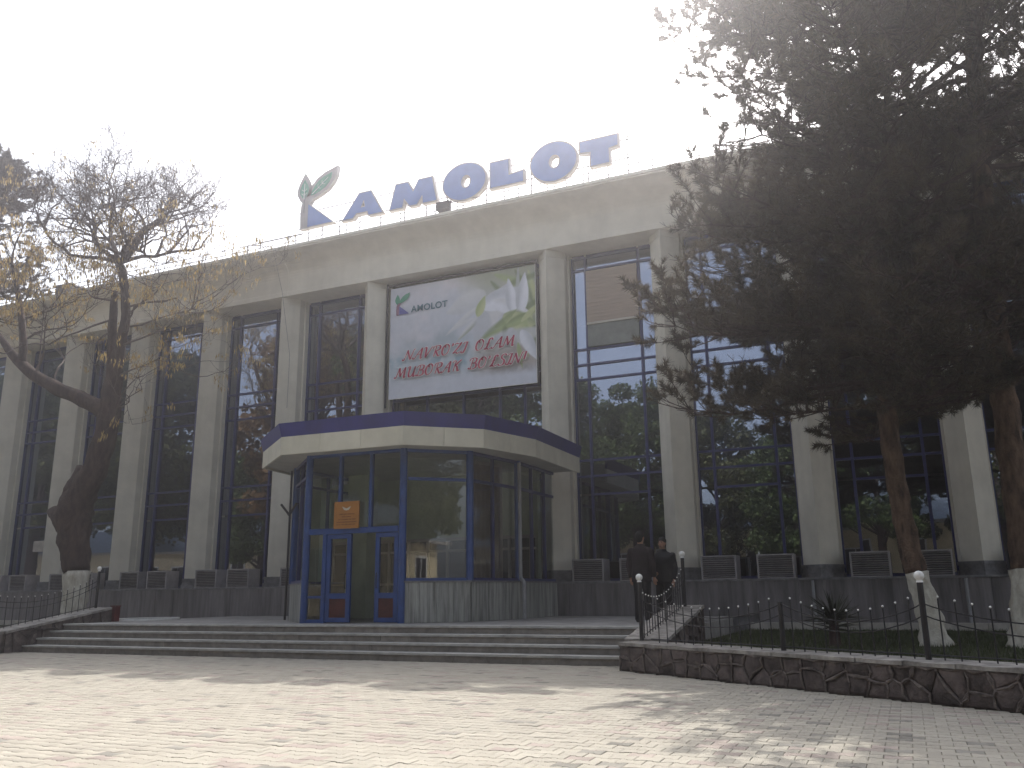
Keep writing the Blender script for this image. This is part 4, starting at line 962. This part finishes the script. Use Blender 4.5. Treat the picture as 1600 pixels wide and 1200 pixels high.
def pine(label, base, pts, rads, seed, zlo, ztop, rmax, ntier, white=1.12, bias=None, keep=None, dens=1.0):
    rs = random.Random(seed); r_ = root('pine_tree', base, label, 'tree')
    path = catm(pts, 12); nP = len(path); rr = np.interp(np.linspace(0, 1, nP), np.linspace(0, 1, len(rads)), rads)
    i0 = max(i for i, p in enumerate(path) if p[2] < base[2]+white)+1
    def tr(pp, r2, m_, nm, n=14):
        mb = MB(); pp2 = []; mb.tube(pp, r2, n)
        k0 = 0
        for j in range(len(pp)):
            for q in range(n):
                v = Vector(mb.v[j*n+q]); c = Vector(pp[j]); a = q*2.4+j*.9; mb.v[j*n+q] = tuple(c+(v-c)*(1+.10*math.sin(a)+rs.uniform(-.05, .05)))
        return obj(nm, mb, m_, r_, smooth=True)
    # flared foot
    foot = path[:i0+1]; fr2 = [r*(1+.28*math.exp(-max(0, p[2]-base[2])/.16)) for p, r in zip(foot, rr[:i0+1])]
    tr(foot, [x*1.015 for x in fr2], MT['lime'], 'whitewashed_foot'); tr(path[i0:], list(rr[i0:]), MT['bark'], 'trunk')
    br = MB(); tips, dirs = [], []
    zs = [p[2] for p in path]
    def at(z): 
        i = min(range(nP), key=lambda k: abs(zs[k]-z)); return Vector(path[i]), rr[i]
    for t in range(ntier):
        f = (t+.5)/ntier; z = zlo+(ztop-zlo)*f**1.02
        P, tr_ = at(z); P = Vector((P.x, P.y, z)) if z < zs[-1] else Vector(path[-1])
        nl = rs.choice([4, 5, 5, 6])
        for q in range(nl):
            a = rs.uniform(0, 2*math.pi); g_ = min(1, (1-f)*1.9)**.7*(.55+.45*min(1, f*5+.35))
            Lb = rmax*g_*rs.uniform(.6, 1.08)+.5
            if bias: Lb *= 1+bias[1]*math.cos(a-bias[0])
            d = Vector((math.cos(a), math.sin(a), 0)); droop = rs.uniform(-.35, .05) if f < .5 else rs.uniform(-.1, .5)
            pp = [P]; cur = P.copy(); nseg = 9; dirv = (d+Vector((0, 0, .25+.4*f))).normalized()
            for k in range(nseg):
                u_ = (k+1)/nseg; dirv = (d+Vector((rs.uniform(-.22, .22), rs.uniform(-.22, .22), droop*math.sin(u_*2.6)+.35*u_**2+rs.uniform(-.12, .12)))).normalized()
                cur = cur+dirv*(Lb/nseg); pp.append(cur.copy())
            r0 = max(.018, min(tr_*.42, .012+.013*Lb)); br.tube([tuple(p) for p in pp], [r0*(1-.85*k/nseg) for k in range(nseg+1)], 5)
            # side branches
            for k in range(2, nseg+1):
                for side in (-1, 1):
                    if rs.random() < .12: continue
                    for rep in range(2 if dens > .8 and k > 3 else 1):
                        u_ = k/nseg; Ls = (.55+.55*(1-abs(u_-.6)))*rs.uniform(.5, 1.25)*min(1, Lb/2.2)
                        sd = (d.cross(Vector((0, 0, 1)))*side*rs.uniform(.6, 1.1)+d*rs.uniform(.3, .9)+Vector((0, 0, rs.uniform(-.25, .45)))).normalized()
                        p0 = pp[k]; q_ = [p0]; c = p0.copy(); ns_ = 4
                        for j in range(ns_):
                            sd = (sd+Vector((rs.uniform(-.25, .25), rs.uniform(-.25, .25), rs.uniform(-.05, .28)))).normalized(); c = c+sd*Ls/ns_; q_.append(c.copy())
                            for w2 in range(2):
                                if rs.random() < (.55 if j == 0 else .9)*dens*(1.0 if (f < .3 or c.z > 12.9) else .78):
                                    od = (sd+Vector((rs.uniform(-.9, .9), rs.uniform(-.9, .9), rs.uniform(-.3, .9)))).normalized(); tp = c+od*rs.uniform(.05, .22)
                                    tips.append(tuple(tp)); dirs.append(tuple(od)); br.tube([tuple(c), tuple(tp)], [.006, .004], 3, cap=False)
                        tips.append(tuple(c)); dirs.append(tuple(sd)); br.tube([tuple(p) for p in q_], [.014, .011, .009, .007, .005], 4, cap=False)
            tips.append(tuple(pp[-1])); dirs.append(tuple(dirv))
    tips = np.array(tips); dirs = np.array(dirs)
    nz_ = np.sin(tips[:, 0]*2.9+seed)*np.sin(tips[:, 1]*2.3+1.7*np.sin(tips[:, 2]*1.9))+np.sin(tips[:, 2]*3.3+tips[:, 0]*1.7+seed*2)*.8+np.sin(tips[:, 1]*5.1-tips[:, 2]*2.2)*.35
    thr = np.where(tips[:, 2] > 12.9, -9., -.02-.42*np.exp(-((tips[:, 2]-6)/3)**2)); m_ = nz_+nrng.normal(0, .15, len(tips)) > thr; tips, dirs = tips[m_], dirs[m_]
    if keep is not None:
        m_ = np.array([keep(p) for p in tips]); tips, dirs = tips[m_], dirs[m_]
    obj('branches', br, MT['bark2'], r_)
    me = needles_mesh(tips, dirs, seed); me.transform(Matrix.Translation(-Vector(base))); o_ = bpy.data.objects.new('needles', me); COL.objects.link(o_); o_.parent = r_; stuff(o_)
    return r_, len(tips)
A1 = pine('dark pine with whitewashed foot nearest the steps, its trunk leaning left behind the iron fence', (.26, 16.1, .30),
     [(.33, 16.1, .24), (.26, 16.15, .9), (.14, 16.2, 1.6), (.04, 16.3, 2.6), (.0, 16.3, 3.7), (.02, 16.35, 5.0), (.1, 16.4, 7), (.25, 16.4, 10), (.4, 16.4, 13), (.5, 16.4, 18.0)], [.20, .185, .17, .165, .16, .15, .13, .10, .06, .02], 11, 4.15, 18.6, 3.05, 33, bias=(math.pi, .14))
A2 = pine('taller dark pine with whitewashed foot standing at the right edge', (1.6, 16.0, .30),
     [(1.62, 16.0, .24), (1.70, 16.05, 1.0), (1.78, 16.2, 2.0), (1.80, 16.2, 3.5), (1.84, 16.2, 5), (1.92, 16.2, 7), (2.05, 16.2, 9.5), (2.3, 16.2, 13), (2.5, 16.2, 19)], [.25, .225, .21, .205, .195, .18, .15, .10, .03], 23, 5.3, 19.4, 3.4, 32)
A3 = pine('dark pine partly in frame behind the bare tree at the left edge', (-32.6, 20.2, .35),
     [(-32.6, 20.2, .3), (-32.6, 20.2, 1.2), (-32.6, 20.2, 4), (-32.6, 20.2, 10), (-32.5, 20.2, 15), (-32.4, 20.2, 18.7)], [.26, .24, .22, .17, .1, .03], 31, 11.8, 18.7, 3.2, 15, dens=.8)
print('tufts', A1[1], A2[1], A3[1])

# ================================================================ BARE TREE WITH SEED PODS
def bare_tree():
    base = (-21.25, 17.5, .38); r_ = root('bare_tree', base, 'leafless spreading tree with whitewashed foot and hanging yellow seed pods at left', 'tree'); rs = random.Random(5)
    Y = 17.5
    def noisy(pts, rads, m_, nm, n=14, amp=.08):
        path = catm([(x, y, z) for x, y, z in pts], 6); rr = np.interp(np.linspace(0, 1, len(path)), np.linspace(0, 1, len(rads)), rads); mb = MB().tube(path, list(rr), n)
        for j in range(len(path)):
            c = Vector(path[j])
            for q in range(n): v = Vector(mb.v[j*n+q]); mb.v[j*n+q] = tuple(c+(v-c)*(1+amp*math.sin(q*2.1+j*1.3)+rs.uniform(-amp, amp)*.6))
        return obj(nm, mb, m_, r_, smooth=True)
    noisy([(-21.2, Y, .3), (-21.22, Y, 1.0), (-21.25, Y, 1.95)], [.36, .32, .34], MT['lime'], 'whitewashed_foot')
    noisy([(-21.25, Y, 1.93), (-21.5, Y, 2.8), (-21.6, Y, 3.6), (-21.35, Y, 4.2), (-20.9, Y, 5.0), (-20.62, Y, 6.2), (-20.6, Y, 7.2), (-20.45, Y, 8.4), (-20.35, Y, 9.4), (-20.6, Y, 10.6), (-20.85, Y, 11.1)], [.35, .42, .50, .40, .33, .30, .26, .15, .13, .12, .12], MT['bark2'], 'trunk')
    noisy([(-21.35, Y, 3.05), (-21.85, Y, 3.45), (-22.35, Y-.03, 3.62), (-22.62, Y-.05, 3.68)], [.42, .44, .22, .07], MT['bark2'], 'burl', 12, .05)
    noisy([(-21.4, Y, 4.9), (-21.7, Y, 4.2), (-22.1, Y, 3.7)], [.2, .32, .2], MT['bark2'], 'burl', 12, .05)
    noisy([(-20.62, Y, 6.4), (-21.6, Y-.1, 6.9), (-22.8, Y-.2, 7.4), (-24.2, Y-.3, 8.2), (-25.6, Y-.4, 9.5)], [.26, .22, .2, .16, .08], MT['bark2'], 'limb', 10)
    noisy([(-20.62, Y, 6.8), (-20.75, Y, 8.0), (-20.85, Y, 9.2), (-20.9, Y, 10.2)], [.20, .13, .13, .09], MT['bark2'], 'limb', 9)
    noisy([(-24.2, Y-.3, 8.2), (-24.5, Y-.2, 9.2), (-25.2, Y, 10.6), (-25.8, Y, 12)], [.13, .11, .09, .05], MT['bark2'], 'limb', 8)
    tw = MB(); pods = []
    cen = Vector((-21.3, Y, 12.0))
    def grow(p, d, L_, r, lev, lim, podp):
        n = 4; pp = [p]; c = p.copy(); dv = d.copy()
        for k in range(n):
            dv = (dv+Vector((rs.uniform(-.38, .38), rs.uniform(-.38, .38), rs.uniform(-.26, .34)))).normalized(); c = c+dv*L_/n; pp.append(c.copy())
        tw.tube([tuple(q) for q in pp], [r*(1-.38*k/n) for k in range(n+1)], 6 if r > .02 else (4 if r > .009 else 3), cap=False)
        if lev >= lim: 
            if rs.random() < podp:
                for k in range(rs.choice([2, 3, 4])): pods.append(pp[rs.randint(1, n)].copy())
            return
        for k in range(rs.choice([2, 3, 3])):
            i = n if k == 0 else rs.randint(2, n)
            nd = (dv*.8+Vector((rs.uniform(-1, 1), rs.uniform(-.8, .8), rs.uniform(-.55, .85)))).normalized()
            grow(pp[i], nd, L_*rs.uniform(.62, .86), max(.0045, r*.62), lev+1, lim, podp)
    top = Vector((-20.85, Y, 11.1))
    for a, L_ in ((-1.35, 1.75), (-1.0, 1.8), (-.6, 1.65), (-.2, 1.4), (.15, 1.35), (.55, 1.45), (.95, 1.5), (1.25, 1.55), (-1.2, 1.5)):
        grow(top, Vector((math.sin(a), rs.uniform(-.5, .5), math.cos(a)*1.0)).normalized(), L_, .075, 0, 7, .006)
    for p, d, L_ in (((-20.6, Y, 7.3), (.8, -.2, .5), 1.5), ((-20.5, Y, 8.4), (.9, .2, .35), 1.7), ((-20.4, Y, 9.2), (.9, 0, .5), 1.6), ((-20.5, Y, 5.9), (.9, -.1, .5), 1.3), ((-20.4, Y, 9.6), (1, .1, -.1), 1.7), ((-20.9, Y, 9.9), (-.9, -.2, .2), 1.5), ((-20.5, Y, 8.8), (1, -.3, .1), 1.8),
                     ((-22.8, Y-.2, 7.4), (-.2, 0, 1), 1.5), ((-23.6, Y-.3, 7.9), (.4, 0, 1), 1.4), ((-25.0, Y, 10.4), (.6, 0, .8), 1.3), ((-25.6, Y-.4, 9.5), (-.3, 0, 1), 1.4), ((-25.8, Y, 12), (.4, 0, .9), 1.3), ((-21.0, Y, 8.9), (-1, .1, .1), 1.6), ((-20.4, Y, 9.0), (1, .3, -.15), 2.0), ((-21.0, Y, 9.3), (-1, -.2, -.1), 1.9), ((-23.6, Y-.3, 7.9), (1, -.1, .9), 1.6), ((-24.9, Y, 9.9), (1, 0, .1), 1.6), ((-24.6, Y, 9.2), (.8, .1, .3), 1.5)):
        grow(Vector(p), Vector(d).normalized(), L_, .032, 1, 6, .36)
    stuff(obj('twigs', tw, MT['twig'], r_))
    pm_ = MB()
    for p in pods:
        for k in range(3):
            q = p+Vector((rs.uniform(-.1, .1), rs.uniform(-.1, .1), rs.uniform(-.05, .02))); a = rs.uniform(0, 6.28); l = rs.uniform(.09, .2); w_ = rs.uniform(.012, .02); dx, dy = math.cos(a)*w_, math.sin(a)*w_; sx, sy = rs.uniform(-.04, .04), rs.uniform(-.04, .04)
            pm_.add([q, q+Vector((dx+sx*.5, dy+sy*.5, -l*.4)), q+Vector((sx, sy, -l)), q+Vector((-dx+sx*.5, -dy+sy*.5, -l*.4))], [(0, 1, 2, 3)])
    stuff(obj('seed_pods', pm_, MT['pod'], r_)); print('twig verts', len(tw.v), 'pods', len(pods))
bare_tree()

# ================================================================ PEOPLE
def remesh(name, mb, m_, parent, vox=.012, smooth=6):
    me = mesh(name+'_src', mb, m_, wl(parent)); o_ = bpy.data.objects.new(name+'_src', me); COL.objects.link(o_)
    md = o_.modifiers.new('r', 'REMESH'); md.mode = 'VOXEL'; md.voxel_size = vox
    ms_ = o_.modifiers.new('s', 'SMOOTH'); ms_.factor = .5; ms_.iterations = smooth
    dg = bpy.context.evaluated_depsgraph_get(); dg.update(); me2 = bpy.data.meshes.new_from_object(o_.evaluated_get(dg)); me2.name = name
    me2.polygons.foreach_set('use_smooth', [True]*len(me2.polygons))
    if not me2.materials: me2.materials.append(m_)
    bpy.data.objects.remove(o_); o2 = bpy.data.objects.new(name, me2); COL.objects.link(o2); o2.parent = parent; return o2
def ering(c, rx, ry, z, n=20, rot=0):
    return [(c[0]+rx*math.cos(2*math.pi*k/n)*math.cos(rot)-ry*math.sin(2*math.pi*k/n)*math.sin(rot), c[1]+rx*math.cos(2*math.pi*k/n)*math.sin(rot)+ry*math.sin(2*math.pi*k/n)*math.cos(rot), z) for k in range(n)]
def person(label, loc, face, H, coatm, arms, build=1., stance=.11, hairy=True, coatlen=.0):
    """face: heading angle of the chest (0 = towards +Y)"""
    r_ = root('person', loc, label, 'person'); S = H/1.75; ca, sa = math.cos(face), math.sin(face)
    def W(x, y, z): return (loc[0]+(x*ca-y*sa)*S, loc[1]+(x*sa+y*ca)*S, loc[2]+z*S)
    def Wp(L_): return [W(*p) for p in L_]
    def ring(cx, cy, rx, ry, z, n=20): return [W(cx+rx*math.cos(2*math.pi*k/n), cy+ry*math.sin(2*math.pi*k/n), z) for k in range(n)]
    b = MB()
    # head, jaw, neck, nose, ears
    b.ball(W(0, .005, 1.645), .092*S, 16, 12, (.84, 1.0, 1.14)); b.ball(W(0, .035, 1.585), .062*S, 12, 9, (.92, .95, .95))
    b.tube(Wp([(0, -.01, 1.42), (0, -.005, 1.50), (0, .0, 1.58)]), [.066*S, .056*S, .056*S], 12)
    b.tube(Wp([(0, .088, 1.655), (0, .112, 1.622), (0, .098, 1.612)]), [.011*S, .018*S, .012*S], 7)
    for s in (-1, 1):
        b.ball(W(s*.080, -.004, 1.635), .026*S, 8, 6, (.5, .8, 1.2)); b.ball(W(s*.032, .083, 1.672), .018*S, 8, 6, (1.3, .6, .5))
    b.ball(W(0, .092, 1.578), .02*S, 8, 6, (1.3, .6, .5))
    # torso core and legs inside the clothes
    b.loops([ring(0, 0, .14*build, .09, .88), ring(0, 0, .125*build, .085, 1.05), ring(0, 0, .15*build, .1, 1.25), ring(0, -.01, .17*build, .09, 1.40), ring(0, -.01, .07, .06, 1.46)])
    for s in (-1, 1):
        b.tube(Wp([(s*.085, 0, .92), (s*stance, .015, .50), (s*stance*1.05, -.01, .07)]), [.075*S, .05*S, .036*S], 10)
        sh, el, wr, fd = [Vector(q) for q in arms[0 if s < 0 else 1]]
        b.tube([W(*sh), W(*el), W(*wr)], [.048*S, .036*S, .026*S], 10)
        # palm, four fingers, thumb
        d = (Vector(fd)).normalized(); pc = wr+d*.05; side = d.cross(Vector((0, 1, 0))).normalized() if abs(d.y) < .9 else Vector((1, 0, 0)); up_ = side.cross(d)
        b.loops([[W(*(wr+d*t+side*(.033*wd_)*math.cos(2*math.pi*k/10)+up_*.016*math.sin(2*math.pi*k/10))) for k in range(10)] for t, wd_ in ((-.01, .8), (.03, 1.1), (.085, 1.15))])
        for k, fl_ in enumerate((.062, .072, .068, .052)):
            o1 = wr+d*.08+side*(.028-.0187*k); b.tube([W(*o1), W(*(o1+d*fl_*.55+up_*.006)), W(*(o1+d*fl_+up_*.028))], [.0092*S, .0085*S, .0072*S], 6)
        o1 = wr+d*.025+side*.03; b.tube([W(*o1), W(*(o1+d*.03+side*.022)), W(*(o1+d*.062+side*.026+up_*.012))], [.012*S, .0105*S, .008*S], 6)
    remesh('body', b, MT['skin'], r_, .0085, 3)
    # trousers
    t = MB(); t.loops([ring(0, 0, .155*build, .115, .80), ring(0, 0, .16*build, .12, .92), ring(0, 0, .145*build, .105, 1.02)])
    for s in (-1, 1): t.tube(Wp([(s*.08, 0, .90), (s*.09, .005, .78), (s*stance, .02, .50), (s*stance*1.03, .0, .28), (s*stance*1.06, -.012, .045)]), [.098*S, .096*S, .074*S, .066*S, .064*S], 14)
    remesh('trousers', t, MT['trouser'], r_, .012, 5)
    # shoes
    sh_ = MB()
    for s in (-1, 1):
        for q, rr_ in (((s*stance*1.06, -.03, .045), .046), ((s*stance*1.1, .05, .04), .046), ((s*stance*1.14, .12, .034), .042), ((s*stance*1.16, .17, .03), .03)): sh_.ball(W(*q), rr_*S, 10, 7, (1, 1.1, .85))
    remesh('shoes', sh_, MT['shoe'], r_, .009, 4)
    # coat / jacket: hem, waist, chest, shoulders, collar, sleeves
    c = MB(); hz = .80-coatlen
    c.loops([ring(0, 0, .195*build, .145, hz), ring(0, 0, .185*build, .14, hz+.12), ring(0, .005, .175*build, .130, 1.08), ring(0, .01, .195*build, .138, 1.22), ring(0, 0, .205*build, .130, 1.34), ring(0, -.01, .175*build, .105, 1.425), ring(0, -.012, .09, .08, 1.475), ring(0, -.01, .075, .072, 1.52)])
    for k, s in enumerate((-1, 1)):
        sh, el, wr, fd = [Vector(q) for q in arms[k]]; wr2 = el+(wr-el)*.93
        c.ball(W(s*.185*build, -.01, 1.375), .075*S, 10, 8); c.tube([W(*sh), W(*(sh.lerp(el, .5))), W(*el), W(*wr2)], [.078*S, .070*S, .062*S, .050*S], 12)
    remesh('jacket', c, coatm, r_, .013, 5)
    # hair
    h_ = MB(); h_.ball(W(0, -.014, 1.690), .101*S, 16, 12, (.90, 1.0, .92)); h_.ball(W(0, -.045, 1.63), .08*S, 12, 10, (.93, .8, 1.1))
    fe = MB()
    for s in (-1, 1): fe.ball(W(s*.031, .092, 1.652), .0095*S, 8, 6, (1.3, .6, .8)); fe.tube(Wp([(s*.014, .098, 1.672), (s*.032, .099, 1.678), (s*.050, .090, 1.672)]), .0055*S, 5)
    obj('eyes_and_brows', fe, MT['hair'], r_); obj('mouth', MB().tube(Wp([(-.024, .094, 1.578), (0, .102, 1.579), (.024, .094, 1.578)]), .006*S, 5), MT['redpanel'], r_)
    o_ = remesh('hair', h_, MT['hair'], r_, .010, 3)
    return r_
HANG = lambda s, b=1.: [(s*.19*b, -.01, 1.37), (s*.245*b, -.02, 1.10), (s*.235*b, .05, .86), (0, .15, -1)]
person('person in a long dark coat seen from behind at the right end of the steps', (-4.93, 17.45, .6), R(-8), 1.80, MT['coat'], (HANG(-1, 1.06), HANG(1, 1.06)), 1.08, .10, coatlen=.02)
person('person in a black jacket facing the camera, standing behind the railing with ball posts', (-4.55, 17.75, .6), R(168), 1.68, MT['jacket'], (HANG(-1, 1.12), [(.21, -.01, 1.36), (.27, -.02, 1.10), (.14, .17, 1.0), (-1, .3, .05)]), 1.22, .11)

# ================================================================ BEHIND THE CAMERA (seen mirrored in the glass)
def leaf_tree(seed, n, H, rad, m_, trunk_r=.28, lean=0.):
    rs = np.random.default_rng(seed); nc = 64
    cc = []
    for k in range(nc):
        z = rs.uniform(.32, 1)*H; rr = rad*math.sin(math.pi*min(1, max(.12, (z/H-.2)/.85)))**.6
        a = rs.uniform(0, 6.28); q = rr*math.sqrt(rs.uniform(.05, .8)); cc.append((q*math.cos(a), q*math.sin(a), z, rs.uniform(.16, .27)*rad*1.2))
    cc = np.array(cc); idx = rs.integers(0, nc, n); d = unit(rs.normal(size=(n, 3))); r_ = cc[idx, 3]*rs.uniform(.35, 1.05, n)**.5
    P = cc[idx, :3]+d*r_[:, None]*np.array([1, 1, .75]); s = rs.uniform(.10, .20, n)
    u = unit(rs.normal(size=(n, 3))); v = unit(np.cross(u, d+.3*rs.normal(size=(n, 3))))
    V = np.stack([P-u*s[:, None]*.9, P-v*s[:, None]*.55, P+u*s[:, None]*.9, P+v*s[:, None]*.55], 1).reshape(-1, 3)
    me = npmesh('leaves', V, np.arange(n*4).reshape(n, 4), m_)
    tb = MB().tube([(0, 0, 0), (.05+lean*.3, 0, H*.18), (lean*.7, .05, H*.4), (lean, 0, H*.8)], [trunk_r*1.25, trunk_r, trunk_r*.75, .05], 10)
    for q in cc[:14]:
        z0 = min(q[2]*.7, H*.6); tb.tube([(lean*.6, 0, z0), (q[0]*.5, q[1]*.5, z0+(q[2]-z0)*.5), tuple(q[:3])], [.10, .06, .02], 5)
    tm = mesh('trunk', tb, MT['bark2'], smooth=True); return me, tm
prot = [leaf_tree(1, 24000, 15, 4.6, MT['leaf']), leaf_tree(2, 22000, 13, 4.2, MT['leaf2']), leaf_tree(3, 18000, 11, 3.8, MT['leaf'], .24, .5), leaf_tree(4, 16000, 12, 3.8, MT['rust'])]
tl = [(-76, -9, 0, 1.6), (-69, -6, 1, 1.75), (-62, -9, 0, 1.55), (-55.5, -6, 1, 1.6), (-47.5, -9, 2, 1.15), (-40.5, -6, 3, 1.7), (-34, -8, 0, 1.45), (-27.5, -6, 1, 1.3), (-21, -7, 0, 1.05), (-15, -6, 0, .92), (-10.5, -8, 1, .95), (-5.5, -5.5, 2, .9), (-1, -8, 0, .9), (5, -6, 1, 1.0), (11, -9, 0, 1.1), (18, -7, 2, 1.3), (25, -9, 1, 1.3)]
kn = ['broad green tree', 'olive green tree', 'leaning green tree', 'rust leaved tree']
plc = ['at the far left end of the row', 'second from the left end of the row', 'third from the left end of the row', 'fourth from the left end of the row', 'fifth from the left end, low beneath open sky', 'sixth from the left end', 'seventh from the left end', 'eighth from the left end', 'opposite the banner', 'opposite the window bay right of the banner', 'left of the small tree', 'smallest of the row', 'opposite the pines', 'fifth from the right end', 'fourth from the right end', 'third from the right end', 'last at the right end']
for i, (x, y, k, s) in enumerate(tl):
    r_ = root('leafy_tree', (x, y, -.02), '%s mirrored in the glass, %s' % (kn[k], plc[i]), 'tree', 'trees across the plaza reflected in the glass')
    a = rng.uniform(0, 6.28)
    for me, nm in zip(prot[k], ('crown', 'trunk')):
        o_ = bpy.data.objects.new(nm, me); COL.objects.link(o_); o_.parent = r_
    r_.rotation_euler = (0, 0, a); r_.scale = (s, s, s)
hs = root('low_house', (-2, -12, -.02), 'low ochre house with a grey metal roof mirrored at the bottom of the windows', 'house')
obj('wall', MB().box(-85, 34, -20, -12, -.02, 5.3), MT['yellow'], hs)
obj('roof', MB().add([(-86, -11.2, 5.25), (35, -11.2, 5.25), (35, -15.8, 7.6), (-86, -15.8, 7.6), (-86, -20.8, 5.25), (35, -20.8, 5.25)], [(0, 1, 2, 3), (3, 2, 5, 4), (0, 3, 4), (1, 5, 2)]), MT['roof'], hs)
obj('eaves', MB().box(-86, 35, -11.35, -11.15, 5.05, 5.24), MT['kerb'], hs)
for x in np.arange(-83, 33, 3.1):
    f = obj('window', MB().box(x-.75, x+.75, -12.0, -11.94, 1.7, 4.0), MT['white'], hs)
    obj('window_pane', MB().box(x-.65, x-.04, -11.935, -11.92, 1.8, 3.9).box(x+.04, x+.65, -11.935, -11.92, 1.8, 3.9), MT['acdark'], f)

# ================================================================ ADDED HAZE FOR LENS GLARE
hz = obj('glare_haze', MB().box(-170, 170, -170, 170, -1.1, 21.5), MT['white']); stuff(hz)  # volume added to imitate the veiling glare of lens flare, not local mist
hm = bpy.data.materials.new('glare_veil'); hm.use_nodes = True; t = hm.node_tree; t.nodes.remove(t.nodes['Principled BSDF'])
pvn = _n(t, 'ShaderNodeVolumePrincipled'); pvn.inputs['Color'].default_value = (.95, .93, .96, 1); pvn.inputs['Density'].default_value = .0046; pvn.inputs['Anisotropy'].default_value = .875
t.links.new(pvn.outputs[0], t.nodes['Material Output'].inputs['Volume'])
hz.data.materials.clear(); hz.data.materials.append(hm)
